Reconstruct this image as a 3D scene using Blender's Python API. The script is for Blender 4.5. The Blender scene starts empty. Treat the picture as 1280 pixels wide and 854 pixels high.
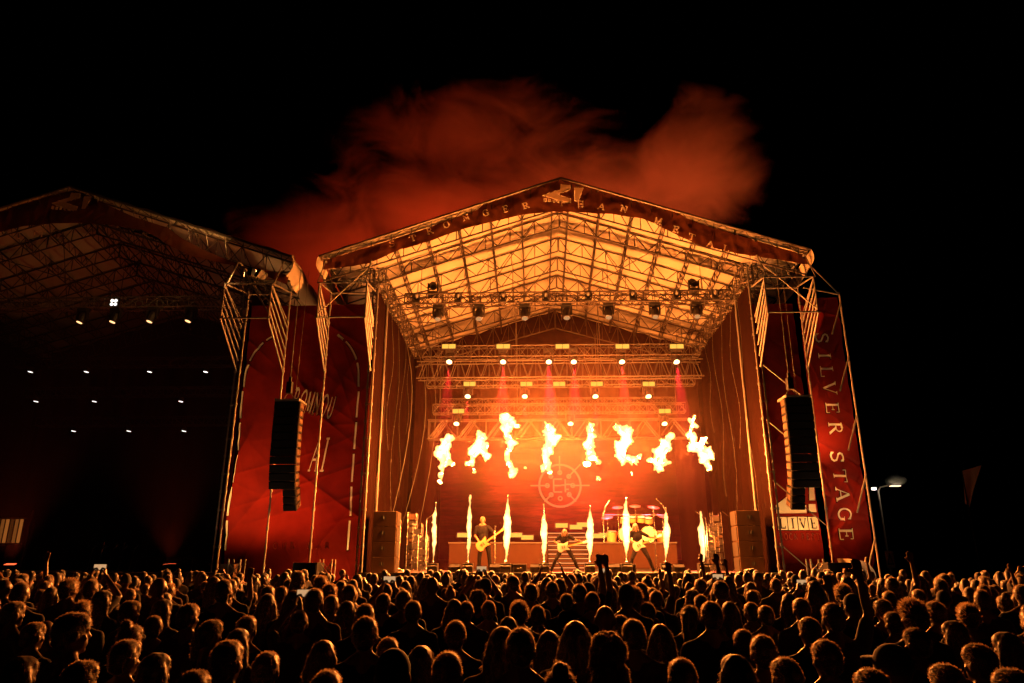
import bpy, bmesh, math, random
import numpy as np
from mathutils import Vector, Matrix, noise
random.seed(7)
S = bpy.context.scene
COL = S.collection
PI = math.pi

# ------------------------------------------------------------------ camera, world, exposure
TH, YAW, FPX = math.radians(17.25), math.radians(1.9), 889.0
cam = bpy.data.cameras.new('camera'); camo = bpy.data.objects.new('camera', cam); COL.objects.link(camo)
cam.sensor_width = 36; cam.lens = FPX / 1280 * 36; cam.clip_start = 0.05; cam.clip_end = 2000
CAMP = Vector((-1.05, 0, 2.0))
camo.location = CAMP; camo.rotation_euler = (PI / 2 + TH, 0, YAW)
S.camera = camo
FW = Vector((-math.sin(YAW) * math.cos(TH), math.cos(YAW) * math.cos(TH), math.sin(TH)))
RT = Vector((math.cos(YAW), math.sin(YAW), 0)); UP = RT.cross(FW)


def at(px, py, Y):
    """the point at distance Y in front of the audience that a surveyed direction meets"""
    r = FW * FPX + RT * (px - 640) + UP * (427 - py)
    return CAMP + r * (Y / r.y)


w = bpy.data.worlds.new('World'); S.world = w; w.use_nodes = True
nt = w.node_tree
sky = nt.nodes.new('ShaderNodeTexSky'); sky.sky_type = 'NISHITA'; sky.sun_disc = False
sky.sun_elevation = math.radians(-6); sky.sun_rotation = math.radians(200)
bg = nt.nodes['Background']; bg.inputs['Strength'].default_value = 0.003
nt.links.new(sky.outputs[0], bg.inputs[0])
S.view_settings.view_transform = 'Standard'; S.view_settings.look = 'None'
S.view_settings.exposure = 0; S.view_settings.gamma = 1
S.cycles.use_denoising = True
S.cycles.max_bounces = 4; S.cycles.diffuse_bounces = 2; S.cycles.glossy_bounces = 2
S.cycles.transmission_bounces = 2; S.cycles.volume_bounces = 0; S.cycles.transparent_max_bounces = 24
S.cycles.sample_clamp_indirect = 1.5; S.cycles.sample_clamp_direct = 0
S.cycles.caustics_reflective = False; S.cycles.caustics_refractive = False
S.cycles.volume_step_rate = 1.6; S.cycles.volume_max_steps = 128

FIRE = (1.0, 0.245, 0.036)
FLAME_W = 2500.0

# ------------------------------------------------------------------ materials


def mat(name, col, rough=.6, metal=0., var=.25, scale=6., bump=0., trans=0., spec=.5, emit=None, estr=0., sheen=0.):
    m = bpy.data.materials.new(name); m.use_nodes = True
    n = m.node_tree.nodes; l = m.node_tree.links
    p = n['Principled BSDF']; out = n['Material Output']
    tc = n.new('ShaderNodeTexCoord'); nz = n.new('ShaderNodeTexNoise')
    nz.inputs['Scale'].default_value = scale; nz.inputs['Detail'].default_value = 5
    l.new(tc.outputs['Object'], nz.inputs['Vector'])
    mx = n.new('ShaderNodeMix'); mx.data_type = 'RGBA'
    mx.inputs[6].default_value = (*[c * (1 - var) for c in col], 1)
    mx.inputs[7].default_value = (*[min(1, c * (1 + var)) for c in col], 1)
    l.new(nz.outputs[0], mx.inputs[0]); l.new(mx.outputs[2], p.inputs['Base Color'])
    p.inputs['Roughness'].default_value = rough; p.inputs['Metallic'].default_value = metal
    p.inputs['Specular IOR Level'].default_value = spec
    if sheen:
        p.inputs['Sheen Weight'].default_value = sheen
    if bump:
        b = n.new('ShaderNodeBump'); b.inputs['Strength'].default_value = bump; b.inputs['Distance'].default_value = .02
        l.new(nz.outputs[0], b.inputs['Height']); l.new(b.outputs[0], p.inputs['Normal'])
    if emit:
        p.inputs['Emission Color'].default_value = (*emit, 1); p.inputs['Emission Strength'].default_value = estr
    if trans:
        t = n.new('ShaderNodeBsdfTranslucent'); l.new(mx.outputs[2], t.inputs[0])
        ms = n.new('ShaderNodeMixShader'); ms.inputs[0].default_value = trans
        l.new(p.outputs[0], ms.inputs[1]); l.new(t.outputs[0], ms.inputs[2]); l.new(ms.outputs[0], out.inputs[0])
    return m


def emis(name, col, strength):
    m = bpy.data.materials.new(name); m.use_nodes = True
    n = m.node_tree.nodes; l = m.node_tree.links
    n.remove(n['Principled BSDF'])
    e = n.new('ShaderNodeEmission'); e.inputs[0].default_value = (*col, 1); e.inputs[1].default_value = strength
    l.new(e.outputs[0], n['Material Output'].inputs[0])
    return m


M = {
    'asphalt': mat('asphalt', (.05, .05, .05), .9, scale=3, bump=.3),
    'alu': mat('aluminium tube', (.085, .075, .068), .5, .8, .15, 9),
    'darkalu': mat('darkened truss', (.065, .052, .045), .5, .7, .25, 7),  # base colour darkened so the trusses read as silhouettes
    'steel': mat('galvanised tube', (.17, .16, .15), .55, .5, .15, 9),
    'pvc': mat('white roof membrane', (.34, .30, .25), .6, 0, .14, .8, .15, trans=.12, spec=.2),
    'deckwood': mat('stage plywood', (.30, .24, .15), .45, 0, .3, 2.),
    'black': mat('black lacquer', (.018, .017, .017), .5, 0, .3, 8),
    'blackmatt': mat('black cabinet', (.010, .009, .009), .8, 0, .3, 8, spec=.2),
    'blackcloth': mat('black stage cloth', (.008, .007, .007), .95, 0, .3, 5, spec=.03),
    'drape': mat('side drape cloth', (.008, .0024, .0014), .95, 0, .5, .7, .3, spec=.04),
    'backdrape': mat('rear drape cloth', (.010, .0028, .002), .95, 0, .35, .7, .3, spec=.04),
    'redcloth': mat('red printed mesh', (.21, .015, .010), .7, 0, .75, .8, .25, trans=.35, spec=.2),
    'brownband': mat('dark valance cloth', (.11, .036, .02), .8, 0, .4, 1.4, .2, trans=.5, spec=.1),
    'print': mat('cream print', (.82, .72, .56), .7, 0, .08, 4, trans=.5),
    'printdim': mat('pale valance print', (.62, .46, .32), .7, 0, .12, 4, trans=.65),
    'riser': mat('riser fascia', (.022, .009, .0036), .8, 0, .2, 2.5, spec=.15),
    'case': mat('plywood flight case', (.06, .033, .018), .65, 0, .2, 3, spec=.2),
    'skin': mat('skin', (.14, .072, .042), .42, 0, .12, 12, spec=.4),
    'shirt': mat('dark cotton', (.012, .011, .012), .9, 0, .3, 14, spec=.2, sheen=.25),
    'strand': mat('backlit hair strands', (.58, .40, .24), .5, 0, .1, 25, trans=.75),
    'shirtb': mat('washed black cotton', (.03, .027, .03), .9, 0, .3, 14, sheen=.25),
    'shirtr': mat('dull red cotton', (.06, .009, .008), .9, 0, .3, 14, sheen=.2),
    'shirtw': mat('pale grey cotton', (.06, .057, .055), .9, 0, .2, 14),
    'stageblack': mat('black stage clothes', (.006, .005, .006), .9, 0, .3, 14, spec=.1),
    'jeans': mat('dark denim', (.014, .015, .02), .9, 0, .3, 16, spec=.2),
    'hairdark': mat('dark hair', (.007, .0035, .002), .38, 0, .4, 25, trans=.12, spec=1., sheen=1.),
    'hairbrown': mat('brown hair', (.016, .007, .0035), .38, 0, .4, 25, trans=.25, spec=1., sheen=.8),
    'hairfair': mat('fair hair', (.05, .025, .011), .40, 0, .3, 25, trans=.3, spec=.8, sheen=.7),
    'hairred': mat('dyed red hair', (.05, .007, .003), .40, 0, .3, 25, trans=.3, spec=.8, sheen=.7),
    'cap': mat('cap cloth', (.03, .03, .035), .85, 0, .2, 12, sheen=.3),
    'white': mat('white lacquer', (.42, .39, .34), .35, 0, .08, 6),
    'wood': mat('guitar wood', (.40, .20, .08), .3, 0, .3, 4),
    'brass': mat('cymbal bronze', (.75, .5, .2), .3, 1, .15, 20),
    'chrome': mat('chrome stand', (.7, .68, .65), .25, 1, .1, 20),
    'screenoff': mat('dark glass', (.02, .02, .022), .12, 0, .2, 10),
    'phoneglow': emis('phone screen', (1, .55, .25), .6),
    'lens_warm': emis('warm lamp lens', (1, .62, .28), 5),
    'lens_dim': emis('dim lamp lens', (1, .5, .2), .55),
    'lens_white': emis('white lamp lens', (1, .90, .80), 2.2),
    'lens_blinder': emis('blinder lamp', (1, .52, .07), 1.15),
    'lens_red': emis('red lamp lens', (1, .05, .03), 3),
    'tarp': mat('cream tarpaulin', (.62, .52, .40), .8, 0, .2, 3, .3, trans=.2),
    'signwhite': mat('sign panel', (.8, .8, .78), .5, 0, .05, 4),
    'rope': mat('black cable', (.05, .045, .04), .5, 0, .3, 12),
    'chain': mat('hoist chain', (.16, .14, .12), .5, .7, .2, 12),
}

# ------------------------------------------------------------------ builders
WL = {}


class MB:
    def __init__(s):
        s.v = []; s.f = []

    def add(s, vs, fs):
        o = len(s.v); s.v.extend([tuple(v) for v in vs]); s.f.extend([tuple(i + o for i in f) for f in fs])
        return s

    def tube(s, a, b, r, n=6, r2=None):
        a = Vector(a); b = Vector(b); d = b - a
        if d.length < 1e-6:
            return s
        d.normalize()
        u = d.orthogonal().normalized(); v = d.cross(u)
        r2 = r if r2 is None else r2
        vs = []
        for c, rr in ((a, r), (b, r2)):
            for k in range(n):
                t = 2 * PI * k / n
                vs.append(c + (u * math.cos(t) + v * math.sin(t)) * rr)
        fs = [(k, (k + 1) % n, n + (k + 1) % n, n + k) for k in range(n)]
        fs += [tuple(range(n - 1, -1, -1)), tuple(range(n, 2 * n))]
        return s.add(vs, fs)

    def path(s, pts, r, n=6):
        pts = [Vector(p) for p in pts]
        rs = r if isinstance(r, (list, tuple)) else [r] * len(pts)
        vs = []; fs = []; u = None
        for i, p in enumerate(pts):
            d = (pts[min(i + 1, len(pts) - 1)] - pts[max(i - 1, 0)]).normalized()
            u = d.orthogonal().normalized() if u is None else (u - d * u.dot(d)).normalized()
            v = d.cross(u)
            for k in range(n):
                t = 2 * PI * k / n
                vs.append(p + (u * math.cos(t) + v * math.sin(t)) * rs[i])
        for i in range(len(pts) - 1):
            for k in range(n):
                fs.append((i * n + k, i * n + (k + 1) % n, (i + 1) * n + (k + 1) % n, (i + 1) * n + k))
        m = (len(pts) - 1) * n
        fs += [tuple(range(n - 1, -1, -1)), tuple(range(m, m + n))]
        return s.add(vs, fs)

    def box(s, c, d, rot=None):
        vs = []
        for z in (-.5, .5):
            for x, y in ((-.5, -.5), (.5, -.5), (.5, .5), (-.5, .5)):
                p = Vector((x * d[0], y * d[1], z * d[2]))
                if rot is not None:
                    p = rot @ p
                vs.append(Vector(c) + p)
        return s.add(vs, [(3, 2, 1, 0), (4, 5, 6, 7), (0, 1, 5, 4), (1, 2, 6, 5), (2, 3, 7, 6), (3, 0, 4, 7)])

    def ball(s, c, r, nu=12, nv=8, rot=None):
        r = (r, r, r) if isinstance(r, (int, float)) else r
        c = Vector(c); vs = []
        def P(x, y, z):
            p = Vector((x * r[0], y * r[1], z * r[2]))
            return c + (rot @ p if rot is not None else p)
        vs.append(P(0, 0, -1))
        for j in range(1, nv):
            t = -PI / 2 + PI * j / nv
            for i in range(nu):
                a = 2 * PI * i / nu
                vs.append(P(math.cos(t) * math.cos(a), math.cos(t) * math.sin(a), math.sin(t)))
        vs.append(P(0, 0, 1))
        fs = [(0, 1 + (i + 1) % nu, 1 + i) for i in range(nu)]
        for j in range(nv - 2):
            for i in range(nu):
                a = 1 + j * nu + i; b = 1 + j * nu + (i + 1) % nu
                fs.append((a, b, b + nu, a + nu))
        t = len(vs) - 1; q = 1 + (nv - 2) * nu
        fs += [(t, q + i, q + (i + 1) % nu) for i in range(nu)]
        return s.add(vs, fs)

    def limb(s, pts, rs, n=10):
        for i in range(len(pts) - 1):
            s.tube(pts[i], pts[i + 1], rs[i], n, rs[i + 1])
        for p, r in zip(pts, rs):
            s.ball(p, r * 1.0, n, 6)
        return s

    def sheet(s, fn, nu, nv, flip=False):
        vs = [fn(i / nu, j / nv) for j in range(nv + 1) for i in range(nu + 1)]
        q = nu + 1
        fs = [(j * q + i, j * q + i + 1, (j + 1) * q + i + 1, (j + 1) * q + i) for j in range(nv) for i in range(nu)]
        if flip:
            fs = [f[::-1] for f in fs]
        return s.add(vs, fs)

    def lathe(s, prof, c, axis=(0, 0, 1), n=16):
        d = Vector(axis).normalized(); u = d.orthogonal().normalized(); v = d.cross(u); c = Vector(c)
        vs = []
        for r, h in prof:
            for k in range(n):
                t = 2 * PI * k / n
                vs.append(c + d * h + (u * math.cos(t) + v * math.sin(t)) * r)
        fs = [(i * n + k, i * n + (k + 1) % n, (i + 1) * n + (k + 1) % n, (i + 1) * n + k) for i in range(len(prof) - 1) for k in range(n)]
        m = (len(prof) - 1) * n
        fs += [tuple(range(n - 1, -1, -1)), tuple(range(m, m + n))]
        return s.add(vs, fs)

    def mesh(s, name, org=Vector((0, 0, 0)), smooth=False):
        me = bpy.data.meshes.new(name)
        v = np.array(s.v, dtype=float) - np.array(org)
        me.from_pydata(v.tolist(), [], s.f)
        if smooth:
            me.polygons.foreach_set('use_smooth', [True] * len(me.polygons))
        me.update()
        return me


def build(mb, name, m, parent=None, smooth=False, bevel=0., kind=None, label=None, org=None):
    """link one mesh object; vertices are given in world space"""
    if parent is not None:
        org = WL[parent.name]
    elif org is None:
        org = Vector((0, 0, 0))
    me = mb.mesh(name, org, smooth)
    if m is not None:
        me.materials.append(M[m] if isinstance(m, str) else m)
    o = bpy.data.objects.new(name, me); COL.objects.link(o)
    if parent is not None:
        o.parent = parent
    else:
        o.location = org
    WL[o.name] = Vector(org)
    if bevel:
        b = o.modifiers.new('bevel', 'BEVEL'); b.width = bevel; b.segments = 2; b.limit_method = 'ANGLE'
    if kind:
        o['kind'] = kind
    if label:
        o['label'] = label
    return o


def tag(o, label, cat, group=None):
    o['label'] = label; o['category'] = cat
    if group:
        o['group'] = group
    return o


def thing(name, label, cat, loc=(0, 0, 0), group=None):
    o = bpy.data.objects.new(name, None); COL.objects.link(o); o.location = loc; o.empty_display_size = .2
    WL[o.name] = Vector(loc)
    return tag(o, label, cat, group)


def put(name, me, parent, loc=(0, 0, 0), m=None):
    o = bpy.data.objects.new(name, me); COL.objects.link(o); o.parent = parent; o.location = loc
    return o


def copy_tree(o, parent=None, loc=None):
    c = o.copy(); COL.objects.link(c)
    if parent is not None:
        c.parent = parent
    if loc is not None:
        c.location = loc
    WL[c.name] = Vector(loc) if loc is not None else WL.get(o.name, Vector())
    for ch in o.children:
        copy_tree(ch, c)
    return c


def lamp(name, kind, loc, power, col, radius=.1, parent=None, aim=None, angle=40, blend=.5):
    d = bpy.data.lights.new(name, kind); d.energy = power; d.color = col; d.shadow_soft_size = radius
    o = bpy.data.objects.new(name, d); COL.objects.link(o)
    loc = Vector(loc)
    if kind == 'SPOT':
        d.spot_size = math.radians(angle); d.spot_blend = blend
        o.rotation_euler = (Vector(aim) - loc).to_track_quat('-Z', 'Y').to_euler()
    if parent is not None:
        o.parent = parent; o.location = loc - WL[parent.name]
    else:
        o.location = loc
    return o


def remesh(mb, voxel, smooth=2, disp=None, decim=None, mats=None, name='body'):
    me = mb.mesh('tmp')
    o = bpy.data.objects.new('tmp', me); COL.objects.link(o)
    r = o.modifiers.new('r', 'REMESH'); r.mode = 'VOXEL'; r.voxel_size = voxel; r.use_smooth_shade = True
    if smooth:
        sm = o.modifiers.new('s', 'SMOOTH'); sm.factor = .5; sm.iterations = smooth
    if decim:
        d = o.modifiers.new('d', 'DECIMATE'); d.ratio = decim
    dg = bpy.context.evaluated_depsgraph_get(); dg.update()
    res = bpy.data.meshes.new_from_object(o.evaluated_get(dg)); res.name = name
    bpy.data.objects.remove(o); bpy.data.meshes.remove(me)
    if disp:
        ns = [v.normal.copy() for v in res.vertices]
        for v, nn in zip(res.vertices, ns):
            v.co += disp(v.co, nn)
        res.update()
    res.polygons.foreach_set('use_smooth', [True] * len(res.polygons))
    return res


# flat print: letters from strokes on the unit square, (points, width)
def _arc(cx, cy, rx, ry, a0, a1, n=10):
    return [(cx + rx * math.cos(math.radians(a0 + (a1 - a0) * k / n)), cy + ry * math.sin(math.radians(a0 + (a1 - a0) * k / n))) for k in range(n + 1)]


T_, t_, s_ = .15, .06, .05
def _ser(x, y, h=.16):
    return ([(x - h, y), (x + h, y)], s_)


GL = {
    'S': [([(.80, .80), (.70, .95), (.48, 1.), (.27, .93), (.20, .77), (.30, .62), (.52, .52), (.74, .40), (.80, .22), (.68, .06), (.45, 0), (.24, .06), (.16, .22)], .12), ([(.82, .97), (.82, .72)], t_), ([(.14, .03), (.14, .28)], t_)],
    'I': [([(.5, 0), (.5, 1)], T_), _ser(.5, 0, .22), _ser(.5, 1, .22)],
    'L': [([(.25, 0), (.25, 1)], T_), _ser(.25, 1, .2), ([(.05, .0), (.88, .0)], t_), ([(.87, 0), (.87, .26)], t_)],
    'V': [([(.1, 1), (.5, 0)], T_), ([(.5, 0), (.88, 1)], t_), _ser(.1, 1, .16), _ser(.88, 1, .13)],
    'E': [([(.25, 0), (.25, 1)], T_), ([(.08, 1), (.82, 1)], t_), ([(.82, 1), (.82, .78)], t_), ([(.25, .52), (.62, .52)], t_), ([(.62, .64), (.62, .4)], t_), ([(.08, 0), (.86, 0)], t_), ([(.86, 0), (.86, .24)], t_)],
    'R': [([(.22, 0), (.22, 1)], T_), _ser(.22, 0), ([(.06, 1), (.5, 1)] + _arc(.5, .76, .26, .24, 90, -90) + [(.22, .52)], .09), ([(.48, .52), (.88, 0)], T_), _ser(.9, 0, .1)],
    'T': [([(.5, 0), (.5, 1)], T_), _ser(.5, 0), ([(.05, 1), (.95, 1)], t_), ([(.06, 1), (.06, .76)], t_), ([(.94, 1), (.94, .76)], t_)],
    'A': [([(.5, 1), (.1, 0)], t_), ([(.5, 1), (.9, 0)], T_), ([(.24, .34), (.76, .34)], t_), _ser(.1, 0, .13), _ser(.9, 0, .15)],
    'G': [(_arc(.52, .5, .42, .5, 45, 330, 16), .11), ([(.84, .1), (.84, .45)], T_), _ser(.82, .45, .16), ([(.82, .98), (.82, .74)], t_)],
    'O': [(_arc(.5, .5, .4, .5, 0, 360, 20), .11)],
    'N': [([(.18, 0), (.18, 1)], t_), ([(.15, 1), (.85, 0)], T_), ([(.85, 0), (.85, 1)], t_), _ser(.18, 0, .14), _ser(.85, 1, .14), _ser(.1, 1, .1)],
    'H': [([(.2, 0), (.2, 1)], T_), ([(.8, 0), (.8, 1)], T_), ([(.2, .5), (.8, .5)], t_), _ser(.2, 0), _ser(.2, 1), _ser(.8, 0), _ser(.8, 1)],
    'M': [([(.12, 0), (.12, 1)], t_), ([(.12, 1), (.5, .1)], T_), ([(.5, .1), (.88, 1)], t_), ([(.88, 0), (.88, 1)], T_), _ser(.12, 0, .12), _ser(.88, 0)],
    'K': [([(.22, 0), (.22, 1)], T_), ([(.24, .42), (.82, 1)], t_), ([(.42, .58), (.88, 0)], T_)],
    'C': [(_arc(.55, .5, .43, .5, 50, 310, 16), .12)],
    'F': [([(.25, 0), (.25, 1)], T_), ([(.1, 1), (.82, 1)], t_), ([(.25, .52), (.62, .52)], t_)],
    'U': [([(.2, 1), (.2, .3)] + _arc(.5, .3, .3, .3, 180, 360, 8) + [(.8, 1)], .11)],
}


def letter(mb, ch, place, bold=1.0, lift=0.0):
    """place(u, v, lift) -> world point"""
    for k, (pts, wd) in enumerate(GL[ch]):
        wd = wd * bold / 2; P = [Vector((*p, 0)) for p in pts]
        # finer steps so that the print follows the cloth
        Q = []
        for a, b in zip(P, P[1:]):
            n = max(1, int((b - a).length / .34))
            Q += [a.lerp(b, i / n) for i in range(n)]
        Q.append(P[-1])
        L, R = [], []
        for i, p in enumerate(Q):
            d0 = (Q[i] - Q[i - 1]).normalized() if i else (Q[1] - Q[0]).normalized()
            d1 = (Q[i + 1] - Q[i]).normalized() if i < len(Q) - 1 else d0
            d = (d0 + d1).normalized(); nn = Vector((-d.y, d.x, 0))
            c = max(.5, d.dot(d1)); h = nn * (wd / c)
            L.append(p + h); R.append(p - h)
        z = lift + .0015 * k
        vs = [place(q.x, q.y, z) for q in L] + [place(q.x, q.y, z) for q in R]
        n = len(Q)
        mb.add(vs, [(i, n + i, n + i + 1, i + 1) for i in range(n - 1)])
    return mb


def poly(mb, pts, place, lift=0.):
    mb.add([place(u, v, lift) for u, v in pts], [tuple(range(len(pts)))])
    return mb


# ------------------------------------------------------------------ setting
g = MB(); g.sheet(lambda u, v: Vector((-400 + 800 * u, -60 + 800 * v, 0)), 8, 8)
build(g, 'ground', 'asphalt', kind='structure')

# ------------------------------------------------------------------ stage
DECK = 1.65
YF, YB = 24.0, 34.0


def roofz(x, Y):
    t = (Y - YF) / (YB - YF)
    return 15.95 - 1.65 * t - (.344 - .05 * t) * abs(x)


GY = [24.4, 26.1, 27.8, 29.3, 30.8, 32.4, 34.0]
LX = [.32, 1.5, 2.7, 3.9, 5.1, 6.3]


def lattice(ch, la, a0, a1, b0, b1, n, rc, rl, post=False):
    """planar truss between chord a and chord b"""
    a0, a1, b0, b1 = map(Vector, (a0, a1, b0, b1))
    ch.tube(a0, a1, rc); ch.tube(b0, b1, rc)
    for k in range(n):
        f0, f1, fm = k / n, (k + 1) / n, (k + .5) / n
        la.tube(a0.lerp(a1, f0), b0.lerp(b1, fm), rl, 5); la.tube(b0.lerp(b1, fm), a0.lerp(a1, f1), rl, 5)
        if post:
            la.tube(a0.lerp(a1, f0), b0.lerp(b1, f0), rl, 5)


def boxtruss(root, a, b, w_, h_, n, rc, rl, m, down=Vector((0, 0, -1))):
    """four chords and laced faces, as children of root"""
    a = Vector(a); b = Vector(b); d = (b - a).normalized(); side = d.cross(down).normalized()
    cs = [(side * (sx * w_ / 2) - down * (sz * h_ / 2)) for sx, sz in ((-1, 1), (1, 1), (1, -1), (-1, -1))]
    for c in cs:
        build(MB().tube(a + c, b + c, rc, 8), 'chord', m, root)
    la = MB()
    for i in range(4):
        c0, c1 = cs[i], cs[(i + 1) % 4]
        for k in range(n):
            p = a.lerp(b, k / n); q = a.lerp(b, (k + 1) / n)
            if (k + i) % 2:
                la.tube(p + c0, q + c1, rl, 5)
            else:
                la.tube(p + c1, q + c0, rl, 5)
            la.tube(p + c0, p + c1, rl, 5)
        la.tube(b + c0, b + c1, rl, 5)
    build(la, 'lacing', m, root, kind='stuff')


def build_stage(ox, lit, label):
    root = thing('concert_stage', label, 'stage', (ox, 29, 0), 'festival stages side by side')
    X = lambda x, y, z: Vector((ox + x, y, z))
    # deck
    d = MB().box(X(0, 29.6, DECK - .06), (14.2, 9.2, .12)); build(d, 'deck', 'deckwood', root, bevel=.01)
    d = MB().box(X(0, 24.97, DECK - .065), (14.3, .055, .17)); build(d, 'deck_edge', 'alu', root, bevel=.008)
    d = MB().sheet(lambda u, v: X(-7.1 + 14.2 * u, 25.08 + .03 * math.sin(u * 150), v * (DECK - .16)), 240, 2); build(d, 'deck_skirt', 'blackcloth', root, True)
    # roof membrane, one panel per bay and slope, each bellied between the trusses
    Ys = [YF] + GY + [34.95]
    for sgn in (-1, 1):
        for k in range(len(Ys) - 1):
            y0, y1 = Ys[k], Ys[k + 1]
            e = 9.02 if True else 0
            def fn(u, v, y0=y0, y1=y1, k=k, sgn=sgn):
                x = sgn * (.0 + e * u); y = y0 + .01 + (y1 - y0 - .02) * v
                by = 4 * v * (1 - v); cell = abs(math.sin(PI * (u * e - .32) / 1.2))
                z = roofz(x, y) + .02 + (.15 * by * (.45 + .55 * cell)) + .02 * noise.noise(Vector((x * 1.7, y * 1.7, k)))
                return X(x, y, z)
            build(MB().sheet(fn, 40, 8, sgn > 0), 'roof_panel', 'pvc', root, True)
        # end return of the membrane at the eave, hanging down
        def fe(u, v, sgn=sgn):
            y = YF + (7.5) * u; zz = roofz(9.02, y)
            a = v * 1.0
            return X(sgn * (9.02 + .14 * math.sin(a * PI * .8)) - sgn * .25 * a * a, y + .1 * v, zz + .02 - .75 * a - .10 * math.sin(u * 9) * a)
        build(MB().sheet(fe, 24, 6), 'eave_flap', 'pvc', root, True)
    # gable trusses
    for k, y in enumerate(GY):
        dep = .95 if k == 0 else (1.0 if k == len(GY) - 1 else .62)
        xe = 8.9 if k < 6 else 7.0
        tr = build(MB().ball(X(0, y, roofz(0, y) - .1), .05, 8, 6), 'gable_truss', 'darkalu', root)
        for sgn in (-1, 1):
            ch, la = MB(), MB()
            top0, top1 = X(sgn * .02, y, roofz(0, y) - .06), X(sgn * xe, y, roofz(xe, y) - .06)
            bot0 = top0 - Vector((0, 0, dep)); bot1 = top1 - Vector((0, 0, dep * (.8 if k < 6 else .9)))
            lattice(ch, la, top0, top1, bot0, bot1, 9, .032, .018, True)
            build(ch, 'chord', 'darkalu', tr); build(la, 'lacing', 'darkalu', tr, kind='stuff')
            if k == len(GY) - 1:
                pass
        if k == 0:   # front outriggers carrying the overhang
            for sgn in (-1, 1):
                for j in range(12):
                    x = sgn * (.4 + 8.2 * j / 11)
                    st = MB().tube(X(x, 24.4, roofz(x, 24.4) - .08), X(x + .3 * sgn, 24.05, roofz(x + .3 * sgn, 24.05) - .03), .02, 5)
                    st.tube(X(x, 24.4, roofz(x, 24.4) - .08), X(x - .35 * sgn, 24.05, roofz(x - .35 * sgn, 24.05) - .03), .014, 5)
                    st.tube(X(x, 24.4, roofz(x, 24.4) - .5), X(x, 24.05, roofz(x, 24.05) - .04), .016, 5)
                    build(st, 'outrigger', 'darkalu', tr)
    ft = MB()
    for sgn in (-1, 1):
        ft.tube(X(0, YF + .02, roofz(0, YF)), X(sgn * 9.02, YF + .02, roofz(9.02, YF)), .045, 8)
    build(ft, 'front_edge_tube', 'alu', root)
    # longitudinal trusses
    for sgn in (-1, 1):
        for x in LX:
            ch, la = MB(), MB(); x = sgn * x
            t0, t1 = X(x, GY[0] + .05, roofz(x, GY[0]) - .12), X(x, GY[-1] - .05, roofz(x, GY[-1]) - .12)
            lattice(ch, la, t0, t1, t0 - Vector((0, 0, .42)), t1 - Vector((0, 0, .42)), 22, .026, .013)
            p = build(ch, 'purlin_truss', 'darkalu', root); build(la, 'lacing', 'darkalu', p, kind='stuff')
    # diagonal wind braces in the roof plane
    for sgn in (-1, 1):
        for (xa, ya, xb, yb) in ((1, 25.5, 4, 31), (4, 25.5, 1, 31), (4, 28, 7.6, 33), (7.6, 26, 4.6, 32.5), (.4, 29, 3.2, 33.5)):
            build(MB().tube(X(sgn * xa, ya, roofz(xa, ya) - .55), X(sgn * xb, yb, roofz(xb, yb) - .55), .02, 5), 'wind_brace', 'darkalu', root)
    # side beams carrying the roof, over the drapes
    for sgn in (-1, 1):
        beam = thing('side_beam', '', '', X(sgn * 7.0, 29.4, 12.4)); beam.parent = root; beam.location = beam.location - WL[root.name]
        del beam['label']; del beam['category']
        boxtruss(beam, X(sgn * 7.05, 24.9, 12.42), X(sgn * 7.05, 34.3, 12.12), .5, .6, 18, .03, .016, 'darkalu')
        # struts up to the roof
        for y in GY[1:]:
            for x, dz, r_ in ((7.05, .5, .028), (8.6, .5, .022), (5.6, .6, .022)):
                build(MB().tube(X(sgn * 7.05, y, 12.6), X(sgn * x, y, roofz(x, y) - dz), r_, 6), 'knee_brace', 'darkalu', root)
    # tower posts, each a pair of tubes with couplers and rungs
    for sgn in (-1, 1):
        for x in (7.05, 8.75):
            tp = MB(); inner = x < 8
            offs = (-.09, .09) if inner else (0,)
            for dx in offs:
                tp.tube(X(sgn * x + dx, 25.0, 0), X(sgn * x + dx, 25.0, 12.7), .032, 8)
            z = .6
            while z < 12.4:
                for dx in offs:
                    tp.tube(X(sgn * x + dx, 25, z), X(sgn * x + dx, 25, z + .09), .05, 8)
                if inner and int(z / .62) % 2:
                    tp.tube(X(sgn * x - .09, 25, z + .04), X(sgn * x + .09, 25, z + .04), .016, 5)
                z += .62
            build(tp, 'tower_post', 'steel', root)
            rp = MB().tube(X(sgn * x, 27.2, 0), X(sgn * x, 27.2, 12.6), .04, 8); build(rp, 'rear_post', 'steel', root)
            # cantilever bracket with five parallel struts towards the audience
            fx = sgn * (x - .08)
            fp = MB().tube(X(fx, 23.3, 10.15), X(fx, 23.3, 11.5), .03, 8); br = build(fp, 'bracket_post', 'steel', root)
            for k in range(5):
                top = X(fx, 23.3, 10.17 + .32 * k); bot = X(sgn * x, 24.93, 8.7 + .42 * k)
                build(MB().tube(top, bot, .03, 8), 'strut', 'steel', br)
            hz = MB()
            for k in range(4):
                f = .25 + .2 * k
                hz.tube(X(fx, 23.3, 10.17 + .32 * k).lerp(X(sgn * x, 24.93, 8.7 + .42 * k), f), X(fx, 23.3, 10.17 + .32 * (k + 1)).lerp(X(sgn * x, 24.93, 8.7 + .42 * (k + 1)), f), .013, 6)
            hz.tube(X(fx, 23.3, 11.5), X(sgn * x, 25, 11.8), .03, 8)
            hz.tube(X(fx, 23.3, 11.46), X(sgn * x, 24.95, 10.6), .024, 8)
            build(hz, 'bracket_rail', 'steel', br)
        # frames that tie the brackets and the towers together
        fr = MB()
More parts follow.
